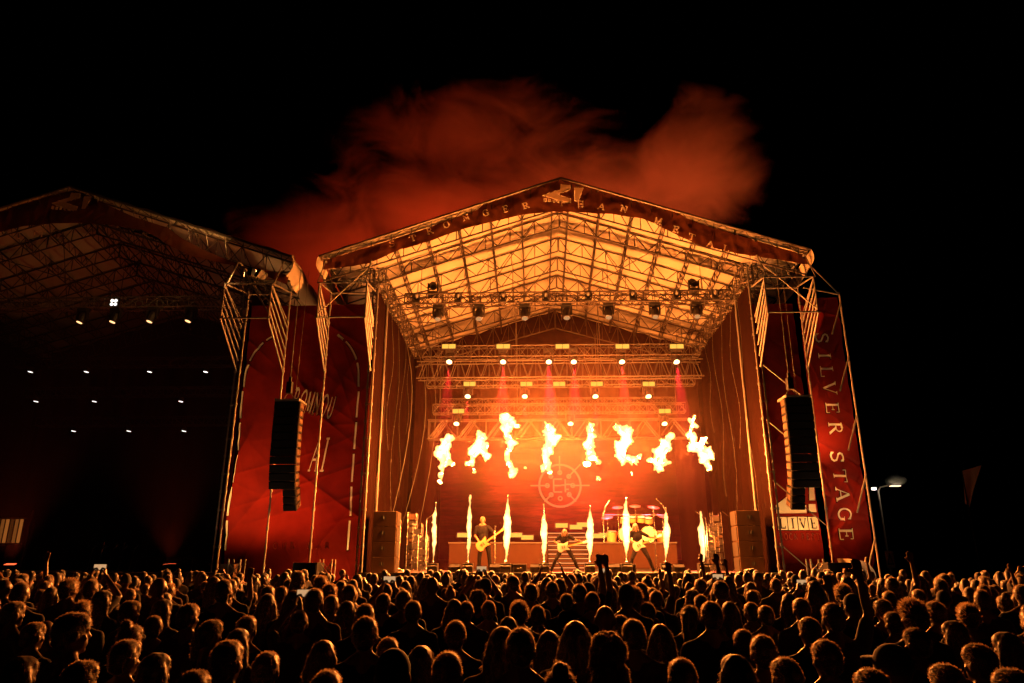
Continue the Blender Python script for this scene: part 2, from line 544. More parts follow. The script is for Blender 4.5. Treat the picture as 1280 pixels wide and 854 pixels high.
        for (y, z) in ((23.3, 11.5), (23.3, 10.2), (25.0, 12.65), (25.0, 11.75), (25.9, 12.65), (27.2, 12.5)):
            fr.tube(X(sgn * 6.95, y, z), X(sgn * 8.75, y, z), .03, 8)
        for x in (7.05, 8.75):
            fr.tube(X(sgn * x, 23.3, 11.5), X(sgn * x, 24.0, 12.65), .024, 6)
            fr.tube(X(sgn * x, 24.0, 12.65), X(sgn * x, 27.2, 12.65), .03, 8)
        for k in range(4):
            xa, xb = 7.05 + .425 * k, 7.05 + .425 * (k + 1)
            fr.tube(X(sgn * xa, 25, 12.65 if k % 2 else 11.75), X(sgn * xb, 25, 11.75 if k % 2 else 12.65), .02, 6)
        fr.tube(X(sgn * 7.05, 24.2, 12.6), X(sgn * 8.7, 23.35, 10.3), .026, 8)
        build(fr, 'tower_frame', 'steel', root)
        # tower diagonals lower down
        if sgn > 0 and ox == 0:
            for k in range(4):
                za, zb = 2.6 + 2.1 * k, 1.1 + 2.1 * k
                build(MB().tube(X(7.1, 25.06, za), X(8.7, 25.06, zb), .02, 6), 'tower_brace', 'steel', root)
        # laced foot of the tower
        ft = MB()
        for dx in (-.2, .2):
            for dy in (-.2, .2):
                ft.tube(X(sgn * 8.0 + dx, 24.55 + dy, 0), X(sgn * 8.0 + dx, 24.55 + dy, 2.1), .028, 6)
        for k in range(4):
            for dy in (-.2, .2):
                ft.tube(X(sgn * 8.0 - .2, 24.55 + dy, .5 * k), X(sgn * 8.0 + .2, 24.55 + dy, .5 * k + .5), .018, 5)
                ft.tube(X(sgn * 8.0 + .2, 24.55 + dy, .5 * k), X(sgn * 8.0 - .2, 24.55 + dy, .5 * k + .5), .018, 5)
        build(ft, 'tower_foot', 'steel', root)
        # drape along the side of the stage
        def fd(u, v, sgn=sgn):
            y = 25.35 + 8.95 * u
            return X(sgn * (7.12 + .05 * math.sin(u * 46) * (1.1 - v) + .06 * noise.noise(Vector((u * 5, v * 6, sgn)))), y, .1 + (12.05 - .28 * u) * v)
        build(MB().sheet(fd, 120, 24), 'side_drape', 'drape', root, True)
    def fb(u, v):
        return X(-7.05 + 14.1 * u, 34.75 + .07 * math.sin(u * 90), .1 + 12.0 * v)
    build(MB().sheet(fb, 220, 4), 'rear_drape', 'backdrape', root, True)
    def fg(u, v):
        x = -7.0 + 14 * u; top = roofz(x, 34.55) + .22
        return X(x, 34.55 + .03 * math.sin(u * 60), 12.0 + (top - 12.0) * v)
    build(MB().sheet(fg, 100, 4), 'gable_cloth', 'backdrape', root, True)
    return root


main_stage = build_stage(0, True, 'tall gabled concert stage with orange lit membrane roof behind the flames')
left_stage = build_stage(-19.05, False, 'dark unlit twin stage at the left with only its roof edge catching light')

from mathutils.geometry import tessellate_polygon


def punch(o, nu, nv, inv, marks):
    """open the cloth under its print, so that the thin print is lit through like the cloth round it"""
    cells = set()
    for mb in marks:
        for f in mb.f:
            P = [Vector(mb.v[i]) for i in f]
            tris = [(P[0], P[1], P[2]), (P[0], P[2], P[3])] if len(P) == 4 else [tuple(P[i] for i in t) for t in tessellate_polygon([P])]
            for a, b, c in tris:
                n = max(2, int(max((b - a).length, (c - a).length) / .012))
                for i in range(n + 1):
                    for j in range(n + 1 - i):
                        q = a + (b - a) * (i / n) + (c - a) * (j / n)
                        u, v = inv(q.x, q.z)
                        if 0 <= u < 1 and 0 <= v < 1:
                            cells.add(int(v * nv) * nu + int(u * nu))
    bm = bmesh.new(); bm.from_mesh(o.data); bm.faces.ensure_lookup_table()
    bmesh.ops.delete(bm, geom=[bm.faces[i] for i in cells], context='FACES_ONLY')
    bm.to_mesh(o.data); bm.free()


# ------------------------------------------------------------------ valance banners under the front gables


def hem(pts):
    P = [at(px, py, 24.18) for px, py in pts]
    return [p.x for p in P], [p.z for p in P]


VT = hem([(407, 325), (440, 315), (469, 306.5), (515, 293), (552, 278), (596, 263), (609, 252), (650, 238), (692, 225), (705, 223.5), (717, 226), (753, 239), (790, 250.6), (815, 256), (837, 260.5), (860, 273), (888, 284), (922, 294), (961, 305.5), (1013, 321)])
VB = hem([(404, 337), (440, 333), (461, 329), (498, 313), (541, 300), (579, 286), (617, 277), (649, 269), (692, 265), (719, 265), (764, 267.5), (804, 273.7), (820, 280), (849, 295.6), (877, 307), (922, 317), (961, 323), (1012, 331)])


def valance(ox, label, chars, emblem=True, drop=0., right=0.):
    def place0(x, t):
        """t 0 at the lower hem, 1 at the upper hem"""
        top = float(np.interp(x, VT[0], VT[1])) - drop - right * max(0, x); low = float(np.interp(x, VB[0], VB[1])) - drop
        z = low + (top - low) * t
        return Vector((ox + x, vy(x, z), z))
    def vy(x, z):
        return 24.18 + .05 * noise.noise(Vector((x * 1.1, z * 1.4, ox))) + .03 * noise.noise(Vector((x * 4, z * 3, ox)))
    root = build(MB().sheet(lambda u, v: place0(-8.9 + 17.8 * u, v), 800, 52), 'valance_banner', 'brownband', None, True, org=Vector((ox, 24.2, 12)))
    tag(root, label, 'banner')
    marks = []
    for ch, x, z in chars:
        def pl(u, v, lift, x=x, z=z):
            c, s = math.cos(-.30 * (1 if x > 0 else -1) * (abs(x) > 1.2)), math.sin(-.30 * (1 if x > 0 else -1) * (abs(x) > 1.2))
            a, b = (u - .5) * .25, (v - .5) * .24
            X_, Z_ = x + a * c - b * s, z + a * s + b * c
            p = place0(X_, .5)
            zz = Z_; y = vy(X_, zz)
            return Vector((ox + X_, y - .012 - lift, zz))
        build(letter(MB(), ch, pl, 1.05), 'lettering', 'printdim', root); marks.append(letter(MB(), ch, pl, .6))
    if emblem:
        def pe(u, v, lift):
            x, z = -.70 + 1.62 * u, 14.98 + .78 * v
            y = vy(x, z)
            return Vector((ox + x, y - .012 - lift, z))
        em = MB()
        poly(em, [(.02, .42), (.42, .72), (.44, 1.0), (.66, .95), (.66, .72), (.34, .46), (.66, .22), (.66, .02), (.5, .02)], pe)
        poly(em, [(.76, .80), (.96, .78), (.90, .42), (.84, .1), (.76, .1)], pe)
        for k in range(6):
            poly(em, [(.04 + .1 * k, .10 - .02 * k), (.09 + .1 * k, .09 - .02 * k), (.09 + .1 * k, .23 - .04 * k), (.04 + .1 * k, .26 - .04 * k)], pe, .002)
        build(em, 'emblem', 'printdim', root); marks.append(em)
    def inv(x, z):
        x -= ox; p, q = place0(x, 0).z, place0(x, 1).z
        return (x + 8.9) / 17.8, (z - p) / (q - p)
    punch(root, 800, 52, inv, marks)
    return root


def chars_of(text, pts):
    out = []
    for ch, (px, py) in zip(text, pts):
        p = at(px, py, 24.18); out.append((ch, p.x, p.z))
    return out


pts = [(490, 305), (516, 298), (537, 289), (558, 281), (582, 272), (607, 266), (632, 261), (657, 257), (702, 254), (726, 255), (752, 258), (780, 261), (823, 276), (845, 287), (865, 296), (888, 305), (908, 311)]
CH = chars_of('STRONGERTHANMETAL', pts)
valance(0, 'dark brown valance lettered stronger than metal under the bright roof front', CH)
valance(-19.05, 'black valance with pale emblem under the dark left roof', [('C', -1.7, 13.95), ('F', -1.05, 14.0), ('T', -.8, 14.0)], drop=.14, right=.085)

# ------------------------------------------------------------------ wing banners


def wrinkle(x, z, seed, amp=1.0):
    a = noise.noise(Vector((x * .5 + z * .2, z * .4 - x * .2, seed)))
    f = 0.
    for c, sn, k, st, h, e in ((.82, -.57, .75, .10, .12, 5), (.6, .8, 1.0, .13, .09, 6), (.95, .3, 1.7, .12, .05, 5), (.3, -.95, .9, .16, .06, 7)):
        p, q = x * c + z * sn, -x * sn + z * c
        wgt = max(0, noise.noise(Vector((x * .35, z * .3, seed + 31 * k))) + .35)
        f += h * wgt * max(0, 1 - 2 * abs(noise.noise(Vector((p * k, q * st, seed + 7 * k))))) ** e
    return amp * (.18 * a + 1.35 * f + .010 * noise.noise(Vector((x * 5, z * 5, seed))))


def wing_banner(x0, x1, z0, z1, Y, seed, label, m='redcloth', amp=1., nu=70, nv=120):
    def surf(x, z):
        return Vector((x, Y + wrinkle(x, z, seed, amp), z))
    o = build(MB().sheet(lambda u, v: surf(x0 + (x1 - x0) * u, z0 + (z1 - z0) * v), nu, nv), 'wing_banner', m, None, True, org=Vector(((x0 + x1) / 2, Y, z0)))
    tag(o, label, 'banner', 'printed banners on the stage wings')
    return o, surf


lb, ls = wing_banner(-12.15, -7.15, .3, 11.45, 25.45, 1.3, 'wide creased red banner with a pale arch beside the left speaker array', nu=170, nv=370)
lm = []
ar = MB()
for side in (-1, 1):
    N = 60
    P = []
    for i in range(N + 1):
        t = i / N
        if t < .62:
            x, z = 2.15, 2.4 + (8.6 - 2.4) * t / .62
        else:
            a = (t - .62) / .38 * PI / 2
            x, z = 2.15 * math.cos(a), 8.6 + 2.0 * math.sin(a)
        P.append((-9.75 + side * x, z))
    for i in range(N):
        if i % 7 == 6 or (i > 50):
            continue
        (xa, za), (xb, zb) = P[i], P[i + 1]
        n = Vector((zb - za, 0, -(xb - xa))).normalized() * .035
        q = []
        for (x, z, s) in ((xa, za, 1), (xb, zb, 1), (xb, zb, -1), (xa, za, -1)):
            b = ls(x + n.x * s, z + n.z * s); q.append(b - Vector((0, .02, 0)))
        ar.add(q, [(0, 1, 2, 3)])
build(ar, 'arch_print', 'print', lb, kind='stuff'); lm.append(ar)
for word, px, py, ww, hh, dz in (('ROMNOU', 361, 512, .24, .78, -.055), ('AI', 384, 588, .30, 1.15, 0)):
    c = at(px, py, 25.4)
    for k, ch in enumerate(word):
        def pl(u, v, lift, k=k):
            b = ls(c.x + k * ww * 1.1 + u * ww + .16 * v, c.z + v * hh + dz * k); return b - Vector((0, .02 + lift, 0))
        build(letter(MB(), ch, pl, 1.2), 'lettering', 'print', lb); lm.append(letter(MB(), ch, pl, .8))
for k, ch in enumerate('OUR MAR'):
    if ch != ' ':
        def pl(u, v, lift, k=k):
            b = ls(-10.2 + .3 * k + u * .17, 2.45 + v * .2); return b - Vector((0, .02 + lift, 0))
        build(letter(MB(), ch, pl, 1.3), 'lettering', 'printdim', lb)
punch(lb, 170, 370, lambda x, z: ((x + 12.15) / 5.0, (z - .3) / 11.15), lm)

rb, rs = wing_banner(8.78, 10.25, .3, 11.45, 25.25, 5.1, 'narrow red banner lettered silver stage down the right tower', amp=.8, nu=60, nv=440)
rm = []
for ch, px, py in zip('SILVERSTAGE', (1029, 1033, 1036, 1039, 1042, 1046, 1048, 1051, 1054, 1057, 1059), (422, 444, 464, 485, 510, 535, 571, 595, 618, 643, 668)):
    c = at(px - 1, py, 25.2)
    def pl(u, v, lift, c=c):
        x = c.x + (v - .5) * .44; z = c.z - (u - .5) * .46
        b = rs(x, z); return b - Vector((0, .02 + lift, 0))
    build(letter(MB(), ch, pl, 1.1), 'lettering', 'print', rb); rm.append(letter(MB(), ch, pl, .8))
punch(rb, 60, 440, lambda x, z: ((x - 8.78) / 1.47, (z - .3) / 11.15), rm)
# leg and braces along the outer edge of the right banner
tl = thing('scaffold_leg', 'outer scaffold leg with braces at the edge of the silver stage banner', 'scaffolding', (10.2, 25, 0))
build(MB().tube((10.28, 25.1, 0), (10.28, 25.1, 11.6), .035, 8), 'upright', 'steel', tl)
for k in range(5):
    build(MB().tube((10.28, 25.05, 11.2 - 2.1 * k), (9.75, 24.95, 9.9 - 2.1 * k), .028, 6), 'brace', 'steel', tl)
build(MB().tube((10.28, 25.1, 11.5), (8.8, 24.6, 11.6), .03, 6).tube((10.28, 25.1, 11.5), (8.75, 24.2, 12.6), .03, 6), 'tie_tube', 'steel', tl)

lg, lsr = wing_banner(7.2, 8.78, .3, 11.4, 25.75, 8.7, 'brown red backing cloth with live logo behind the right speaker array', 'redcloth', .5, 60, 440)
lo = MB()
def pL(u, v, lift):
    x, z = 7.3 + 1.45 * u, 2.55 + 2.0 * v
    return lsr(x, z) - Vector((0, .03 + lift, 0))
poly(lo, [(.02, .62), (.02, .54), (.30, .54), (.75, .54), (.75, .68), (.42, .68), (.78, .98), (.60, .98), (.02, .68)], pL)
poly(lo, [(.80, .56), (.98, .56), (.98, .70), (.82, .70)], pL)
poly(lo, [(.84, .76), (.99, .76), (.99, 1.02), (.88, 1.02)], pL)
for k in range(4):
    poly(lo, [(.02 + .245 * k, .26), (.245 + .245 * k, .26), (.245 + .245 * k, .48), (.02 + .245 * k, .48)], pL)
build(lo, 'emblem', 'print', lg); punch(lg, 60, 440, lambda x, z: ((x - 7.2) / 1.58, (z - .3) / 11.1), [lo])
for k, ch in enumerate('LIVE'):
    def pl(u, v, lift, k=k):
        return pL(.05 + .245 * k + u * .165, .29 + v * .16, .006 + lift)
    build(letter(MB(), ch, pl, 1.5), 'lettering', 'black', lg)
for k, ch in enumerate('ROCKFEST'):
    def pl(u, v, lift, k=k):
        return pL(.03 + .115 * k + (.05 if k > 3 else 0) + u * .085, .10 + v * .10, lift)
    build(letter(MB(), ch, pl, 1.5), 'lettering', 'print', lg)

# the narrow outer tower of the left wing is the neighbour stage's; the floods are added to light the cloth


def flood(loc, aim, col, power, label, ang=70):  # added lamp, for places the flames alone leave too dark
    t = thing('added_flood', label, 'added_flood', loc, 'added floods for cloths, left stage and smoke')
    L = Vector(loc); d = (Vector(aim) - L).normalized(); rot = d.to_track_quat('-Z', 'Y').to_matrix()
    build(MB().box(L + rot @ Vector((0, 0, .1)), (.42, .3, .16), rot), 'housing', 'black', t, bevel=.015)
    build(MB().box(L + rot @ Vector((0, 0, .014)), (.36, .24, .006), rot), 'lens', emis('added flood lens', col, 2.0), t)
    build(MB().tube(L + Vector((-.25, 0, -.25)), L + Vector((-.25, 0, .06)), .02).tube(L + Vector((.25, 0, -.25)), L + Vector((.25, 0, .06)), .02).tube(L + Vector((-.25, 0, -.25)), L + Vector((.25, 0, -.25)), .02), 'yoke', 'black', t)
    lamp('added_beam', 'SPOT', L + d * .08, power, col, .12, t, L + d * 5, ang, 1.0)
    return t


flood((-9.4, 27.6, 2.3), (-9.6, 25.3, 7.8), (1, .22, .07), 850, 'added red flood behind the arch banner of the left wing', 140)  # hidden lamps added behind the cloths so that they glow
flood((-11.2, 28.0, 2.6), (-11.0, 25.4, 6.0), (1, .42, .10), 1700, 'added amber flood behind the outer side of the arch banner', 130)
flood((-7.9, 27.2, 1.4), (-8.2, 25.4, 2.6), (1, .42, .10), 420, 'added amber flood behind the foot of the arch banner', 130)
flood((8.75, 26.3, 5.6), (9.0, 25.2, 6.6), (1, .42, .11), 420, 'added amber flood behind the silver stage banner', 140)
flood((8.2, 27.4, 2.6), (8.2, 25.4, 4.0), (1, .44, .12), 420, 'added amber flood behind the live logo cloth', 130)

for (x, ax, az, pw, nm) in ((-11.2, -11.2, 6.5, 260, 'left of the arch banner'), (-9.6, -8.9, 7.0, 260, 'right under the arch banner'), (9.9, 9.5, 7.5, 700, 'under the silver stage banner'), (7.3, 8.0, 4.0, 90, 'under the live logo cloth')):  # added lamps in front, to bring out the pale print
    flood((x, 22.5, .35), (ax, 25.3, az), (1, .60, .28), pw, f'small added pit flood {nm}', 62)

# ------------------------------------------------------------------ lighting trusses over the stage
def hung_truss(name, label, a, b, w_, h_, n, rc=.028, rl=.014, m='alu'):
    t = thing(name, label, 'lighting truss', (Vector(a) + Vector(b)) / 2, 'lighting trusses hung over the stages')
    boxtruss(t, a, b, w_, h_, n, rc, rl, m)
    return t


def hanger(t, x, y, z0, z1):
    build(MB().tube((x, y, z0), (x, y, z1), .014, 5), 'hoist_chain', 'chain', t)


T1 = hung_truss('front_truss', 'front lighting truss with a row of hanging black moving heads', (-6.2, 26.6, 12.02), (6.7, 26.6, 12.02), .45, .42, 30, .034, .017, m='darkalu')
T2 = hung_truss('lighting_truss', 'upper rear lighting truss with amber blinders under the gable', (-6.15, 31, 11.12), (6.35, 31, 11.12), .5, .5, 34)
T2b = thing('ladder_truss', 'deep laced truss right below the upper rear lighting truss', 'lighting truss', (0, 31.2, 10.3), 'lighting trusses hung over the stages')
ch, la = MB(), MB()
for yy in (31.0, 31.5):
    for z in (10.72, 9.95):
        ch.tube((-6.4, yy, z), (6.5, yy, z), .03, 8)
    for k in range(18):
        x = -6.3 + 12.7 * k / 18; d = 12.7 / 18
        la.tube((x, yy, 9.95), (x + d * .35, yy, 10.72), .02, 5); la.tube((x + d * .65, yy, 10.72), (x + d, yy, 9.95), .02, 5)
        la.tube((x + d * .5, yy, 9.95), (x + d * .5, yy, 10.72), .012, 5)
build(ch, 'chord', 'alu', T2b); build(la, 'lacing', 'alu', T2b, kind='stuff')
T3 = hung_truss('lighting_truss', 'second rear lighting truss with amber blinders, above the red beams', (-6.05, 32, 9.96), (6.25, 32, 9.96), .45, .4, 36)
T4 = hung_truss('lighting_truss', 'third rear lighting truss from the top, half lost in the fire glow', (-5.9, 33.2, 8.95), (6.0, 33.2, 8.95), .45, .42, 34)
T4b = hung_truss('lighting_truss', 'thin truss directly above the third rear lighting truss', (-5.6, 33.9, 9.45), (5.7, 33.9, 9.45), .3, .3, 40, .022, .012)
T5 = thing('ladder_truss', 'lowest deep laced truss just above the fireballs', 'lighting truss', (0, 33.4, 8.1), 'lighting trusses hung over the stages')
ch, la = MB(), MB()
for yy in (33.2, 33.6):
    for z in (8.45, 7.55):
        ch.tube((-6.15, yy, z), (6.15, yy, z), .03, 8)
    for k in range(9):
        x = -6.1 + 12.2 * k / 9; d = 12.2 / 9
        la.tube((x, yy, 7.55), (x + d * .5, yy, 8.45), .024, 5); la.tube((x + d * .5, yy, 8.45), (x + d, yy, 7.55), .024, 5)
        la.tube((x, yy, 7.55), (x, yy, 8.45), .02, 5); la.tube((x + .25, yy, 7.55), (x + d * .5 + .2, yy, 8.45), .016, 5)
build(ch, 'chord', 'alu', T5); build(la, 'lacing', 'alu', T5, kind='stuff')
for t, y, z, ztop in ((T1, 26.6, 12.25, 13.4), (T2, 31, 11.4, 12.8), (T3, 32, 10.2, 12.6), (T4, 33.2, 9.2, 12.4)):
    for x in (-5.6, -1.9, 1.9, 5.6):
        hanger(t, x, y, z, ztop + .25 * (5.6 - abs(x)) * .3)


# moving heads: base, yoke, head, lens
def mh_proto():
    me = {}
    me['base'] = MB().box((0, 0, 0), (.34, .24, .13)).mesh('base')
    yk = MB()
    for sx in (-1, 1):
        yk.box((sx * .17, 0, -.22), (.045, .15, .34))
    yk.box((0, 0, -.075), (.38, .16, .03))
    me['yoke'] = yk.mesh('yoke')
    me['head'] = MB().lathe([(.03, .19), (.11, .17), (.135, .06), (.135, -.12), (.125, -.2), (.11, -.21)], (0, 0, -.3)).mesh('head', smooth=False)
    me['lens'] = MB().lathe([(.02, 0), (.10, 0), (.10, -.012), (.02, -.02)], (0, 0, -.512)).mesh('lens')
    for k, m in (('base', 'black'), ('yoke', 'black'), ('head', 'black'), ('lens', 'lens_white')):
        me[k].materials.append(M[m])
    return me


MH = mh_proto()
LENS = {}
M['lens_amber'] = emis('amber lamp lens', (1, .5, .2), 2.5)
for k in ('lens_warm', 'lens_red', 'lens_white', 'screenoff', 'lens_dim', 'lens_amber'):
    LENS[k] = MH['lens'].copy(); LENS[k].materials.clear(); LENS[k].materials.append(M[k])


def moving_head(loc, label, group, lens='lens_white', up=False, tilt=(0, 0), scale=1.0):
    t = thing('moving_head', label, 'stage light', loc, group)
    t.scale = (scale,) * 3
    t.rotation_euler = (PI if up else 0, 0, 0)
    put('base', MH['base'], t); y = put('yoke', MH['yoke'], t)
    h = put('head', MH['head'], t); h.location = (0, 0, -.3); h.rotation_euler = (tilt[0], tilt[1], 0)
    # the head turns about its own pivot
    h.data = HEADM
    l = put('lens', LENS[lens], h)
    return t, h


HEADM = MB().lathe([(.03, .19), (.11, .17), (.135, .06), (.135, -.12), (.125, -.2), (.11, -.21)], (0, 0, 0)).mesh('head'); HEADM.materials.append(M['black'])
for k in LENS:
    for v in LENS[k].vertices:
        v.co.z += .3

ORD = ['first', 'second', 'third', 'fourth', 'fifth', 'sixth', 'seventh', 'eighth', 'ninth', 'tenth', 'eleventh', 'twelfth', 'thirteenth', 'fourteenth', 'fifteenth', 'sixteenth']
for i, px in enumerate((548, 599, 656, 708, 760, 818, 870)):
    p = at(px, 383, 26.6)
    t, h = moving_head((p.x, 26.6, 11.76), f'black moving head hanging below the front truss, {ORD[i]} from the left', 'moving heads under the front truss', 'lens_dim', tilt=(-.35, 0), scale=1.15)
    lamp('beam', 'SPOT', Vector((p.x, 26.55, 11.1)), 60, (1, .55, .25), .05, None, (p.x + (.4 if px < 600 else 0), 27.5, 7), 13, .4)
for i, px in enumerate((521, 573, 629, 682, 735, 791, 846, 894)):
    p = at(px, 377, 26.5)
    t, h = moving_head((p.x, 26.35, 11.86), f'black lamp mounted inside the front truss, {ORD[i]} from the left', 'lamps inside the front truss', 'screenoff', up=True, tilt=(.8, 0), scale=.74)
for px, nm in ((541, 'left'), (868, 'right')):
    p = at(px, 368, 26.6)
    moving_head((p.x, 26.6, 12.3), f'spotlight standing on top of the front truss near its {nm} end', 'spotlights on top of the front truss', 'screenoff', up=True, tilt=(-.9, .3), scale=1.1)


def par_row(pxs, py, Y, where, col, power, lens, aimz=3.0, spread=19):
    for i, px in enumerate(pxs):
        p = at(px, py, Y)
        t, h = moving_head((p.x, Y, p.z + .55), f'lit stage lamp {where}, {ORD[i]} from the left', 'lit lamps under the rear trusses', lens, tilt=(-.25, 0), scale=1.15)
        d = Vector((0, -.26, -1)).normalized()
        s = Vector((p.x, Y - .1, p.z - .14))
        lamp('beam', 'SPOT', s, power, col[i % len(col)], .06, None, s + d * 4, spread, .5)
        # glowing lens bowl that faces the audience
        build(MB().lathe([(.01, -.03), (.09, -.02), (.125, .02), (.125, .05), (.08, .06)], Vector((p.x, Y - .16, p.z)), (0, -.45, -.89), 14), 'lens_bowl', 'lens_warm', None)
        o = bpy.data.objects[-1] if False else COL.objects[-1]
        o.parent = t
        o.matrix_parent_inverse = (Matrix.Translation(t.location) @ Matrix.Diagonal((1.15, 1.15, 1.15, 1))).inverted()


RED = [(1, .03, .06), (1, .05, .05), (1, .02, .08)]
par_row((562, 629, 686, 717, 777, 845), 453, 30.9, 'under the upper rear truss', RED, 60000, 'lens_warm')
par_row((585, 656, 744, 810), 496, 31.9, 'under the second rear truss', RED, 34000, 'lens_warm')
par_row((571, 713, 830), 530, 33.1, 'in the lowest laced truss', RED, 8000, 'lens_warm')


def blinder(loc, label, group, w_=.62, h_=.24, m='lens_blinder', cells=2):
    t = thing('blinder', label, 'stage light', loc, group); L = Vector(loc)
    build(MB().box(L + Vector((0, .07, 0)), (w_ + .05, .12, h_ + .05)), 'housing', 'black', t, bevel=.01)
    for k in range(cells):
        build(MB().box(L + Vector((-w_ / 2 + w_ * (k + .5) / cells, -.002, 0)), (w_ / cells - .02, .02, h_)), 'lamp_panel', m, t, bevel=.006)
    return t


for py, Y, pxs, where in ((433, 30.65, (561, 629, 703, 778, 846), 'on the upper rear truss'), (480, 31.7, (587, 658, 699, 746, 811), 'on the second rear truss'), (514, 32.9, (573, 831), 'on the third rear truss')):
    for i, px in enumerate(pxs):
        p = at(px, py, Y)
        blinder(p, f'amber blinder {where}, {ORD[i]} from the left', 'amber blinders on the rear trusses', .62 if Y < 31 else .56, .2)

# ------------------------------------------------------------------ LED wall with the ring emblem
def led_material():
    m = bpy.data.materials.new('led wall'); m.use_nodes = True
    n = m.node_tree.nodes; l = m.node_tree.links; n.remove(n['Principled BSDF'])
    tc = n.new('ShaderNodeTexCoord'); mp = n.new('ShaderNodeMapping'); mp.inputs['Scale'].default_value = (.28, 1, 2.2)
    l.new(tc.outputs['Object'], mp.inputs[0])
    n1 = n.new('ShaderNodeTexNoise'); n1.inputs['Scale'].default_value = 1.3; n1.inputs['Detail'].default_value = 7; n1.inputs['Roughness'].default_value = .7
    l.new(mp.outputs[0], n1.inputs[0])
    mp2 = n.new('ShaderNodeMapping'); mp2.inputs['Scale'].default_value = (.25, 1, .35); l.new(tc.outputs['Object'], mp2.inputs[0])
    n2 = n.new('ShaderNodeTexNoise'); n2.inputs['Scale'].default_value = 1.2; n2.inputs['Detail'].default_value = 3; l.new(mp2.outputs[0], n2.inputs[0])
    mu = n.new('ShaderNodeMath'); mu.operation = 'MULTIPLY'; l.new(n1.outputs[0], mu.inputs[0]); l.new(n2.outputs[0], mu.inputs[1])
    cr = n.new('ShaderNodeValToRGB'); e = cr.color_ramp.elements
    e[0].position = .12; e[0].color = (.04, .001, .001, 1); e[1].position = .5; e[1].color = (1, .16, .05, 1)
    a = e.new(.24); a.color = (.28, .006, .004, 1); a = e.new(.34); a.color = (.7, .03, .012, 1)
    l.new(mu.outputs[0], cr.inputs[0])
    wv = n.new('ShaderNodeTexWave'); wv.bands_direction = 'Z'; wv.inputs['Scale'].default_value = 9; l.new(tc.outputs['Object'], wv.inputs[0])
    mr = n.new('ShaderNodeMapRange'); mr.inputs[3].default_value = .6; mr.inputs[4].default_value = 1.0; l.new(wv.outputs[1], mr.inputs[0])
    mp3 = n.new('ShaderNodeMapping'); mp3.inputs['Location'].default_value = (-.1 / 4.0, 0, -4.6 / 3.4); mp3.inputs['Scale'].default_value = (1 / 4.0, 0, 1 / 3.4); l.new(tc.outputs['Object'], mp3.inputs[0])
    ln = n.new('ShaderNodeVectorMath'); ln.operation = 'LENGTH'; l.new(mp3.outputs[0], ln.inputs[0])
    fo = n.new('ShaderNodeMapRange'); fo.interpolation_type = 'SMOOTHSTEP'; fo.inputs[1].default_value = .25; fo.inputs[2].default_value = 1.1; fo.inputs[3].default_value = 1.0; fo.inputs[4].default_value = .08; l.new(ln.outputs['Value'], fo.inputs[0])
    em = n.new('ShaderNodeEmission'); l.new(cr.outputs[0], em.inputs[0])
    ms = n.new('ShaderNodeMath'); ms.operation = 'MULTIPLY'; ms.inputs[1].default_value = 1.25; l.new(mr.outputs[0], ms.inputs[0]); m4 = n.new('ShaderNodeMath'); m4.operation = 'MULTIPLY'; l.new(ms.outputs[0], m4.inputs[0]); l.new(fo.outputs[0], m4.inputs[1]); l.new(m4.outputs[0], em.inputs[1])
    l.new(em.outputs[0], n['Material Output'].inputs[0])
    return m


led = thing('led_wall', 'glowing red video wall with a spoked ring emblem behind the band', 'video wall', (0, 34.3, DECK))
for i in range(8):
    for j in range(5):
        xa = -5.6 + 1.4 * i
        build(MB().box((xa + .7, 34.35, 2.1 + 1.15 * j + .575), (1.39, .08, 1.14)), 'led_panel', 'black', led)
LM = led_material()
build(MB().box((0, 34.30, 2.1 + 2.875), (11.18, .012, 5.73)), 'led_picture', LM, led)
em = MB(); C0 = at(700, 607, 34.28); EY = 34.285
def ring(mb, cx, cz, r, wd, n=40, a0=0, a1=2 * PI, y=EY):
    vs, fs = [], []
    for k in range(n + 1):
        a = a0 + (a1 - a0) * k / n
        for rr in (r - wd / 2, r + wd / 2):
            vs.append((cx + rr * math.cos(a), y, cz + rr * math.sin(a)))
    mb.add(vs, [(2 * k, 2 * k + 1, 2 * k + 3, 2 * k + 2) for k in range(n)])
def bar(mb, xa, za, xb, zb, wd, y=EY - .004):
    d = Vector((xb - xa, 0, zb - za)).normalized(); n_ = Vector((-d.z, 0, d.x)) * wd / 2
    a = Vector((xa, y, za)); b = Vector((xb, y, zb)); mb.add([a + n_, b + n_, b - n_, a - n_], [(0, 1, 2, 3)])
ring(em, C0.x, C0.z, .98, .10)
for k in range(8):
    a = 2 * PI * k / 8
    c, s = math.cos(a), math.sin(a)
    if k != 6:
        bar(em, C0.x + .52 * c, C0.z + .52 * s, C0.x + (1.4 if k in (4, 0, 2, 1) else 1.05) * c, C0.z + (1.4 if k in (4, 0, 2, 1) else 1.05) * s, .07)
    ring(em, C0.x + .6 * c, C0.z + .6 * s, .09, .06, 12, y=EY - .008)
for seg in ((-.3, .3, -.3, -.3), (-.3, .3, .1, .3), (-.3, 0, .05, 0), (-.3, -.3, .1, -.3), (.25, .3, .25, -.32), (.25, .05, .5, .05), (.05, .02, .22, .02), (.22, -.18, .42, -.18)):
    bar(em, C0.x + seg[0], C0.z + seg[1], C0.x + seg[2], C0.z + seg[3], .07, EY - .012)
build(em, 'emblem', emis('emblem light', (1, .26, .11), .62), led)

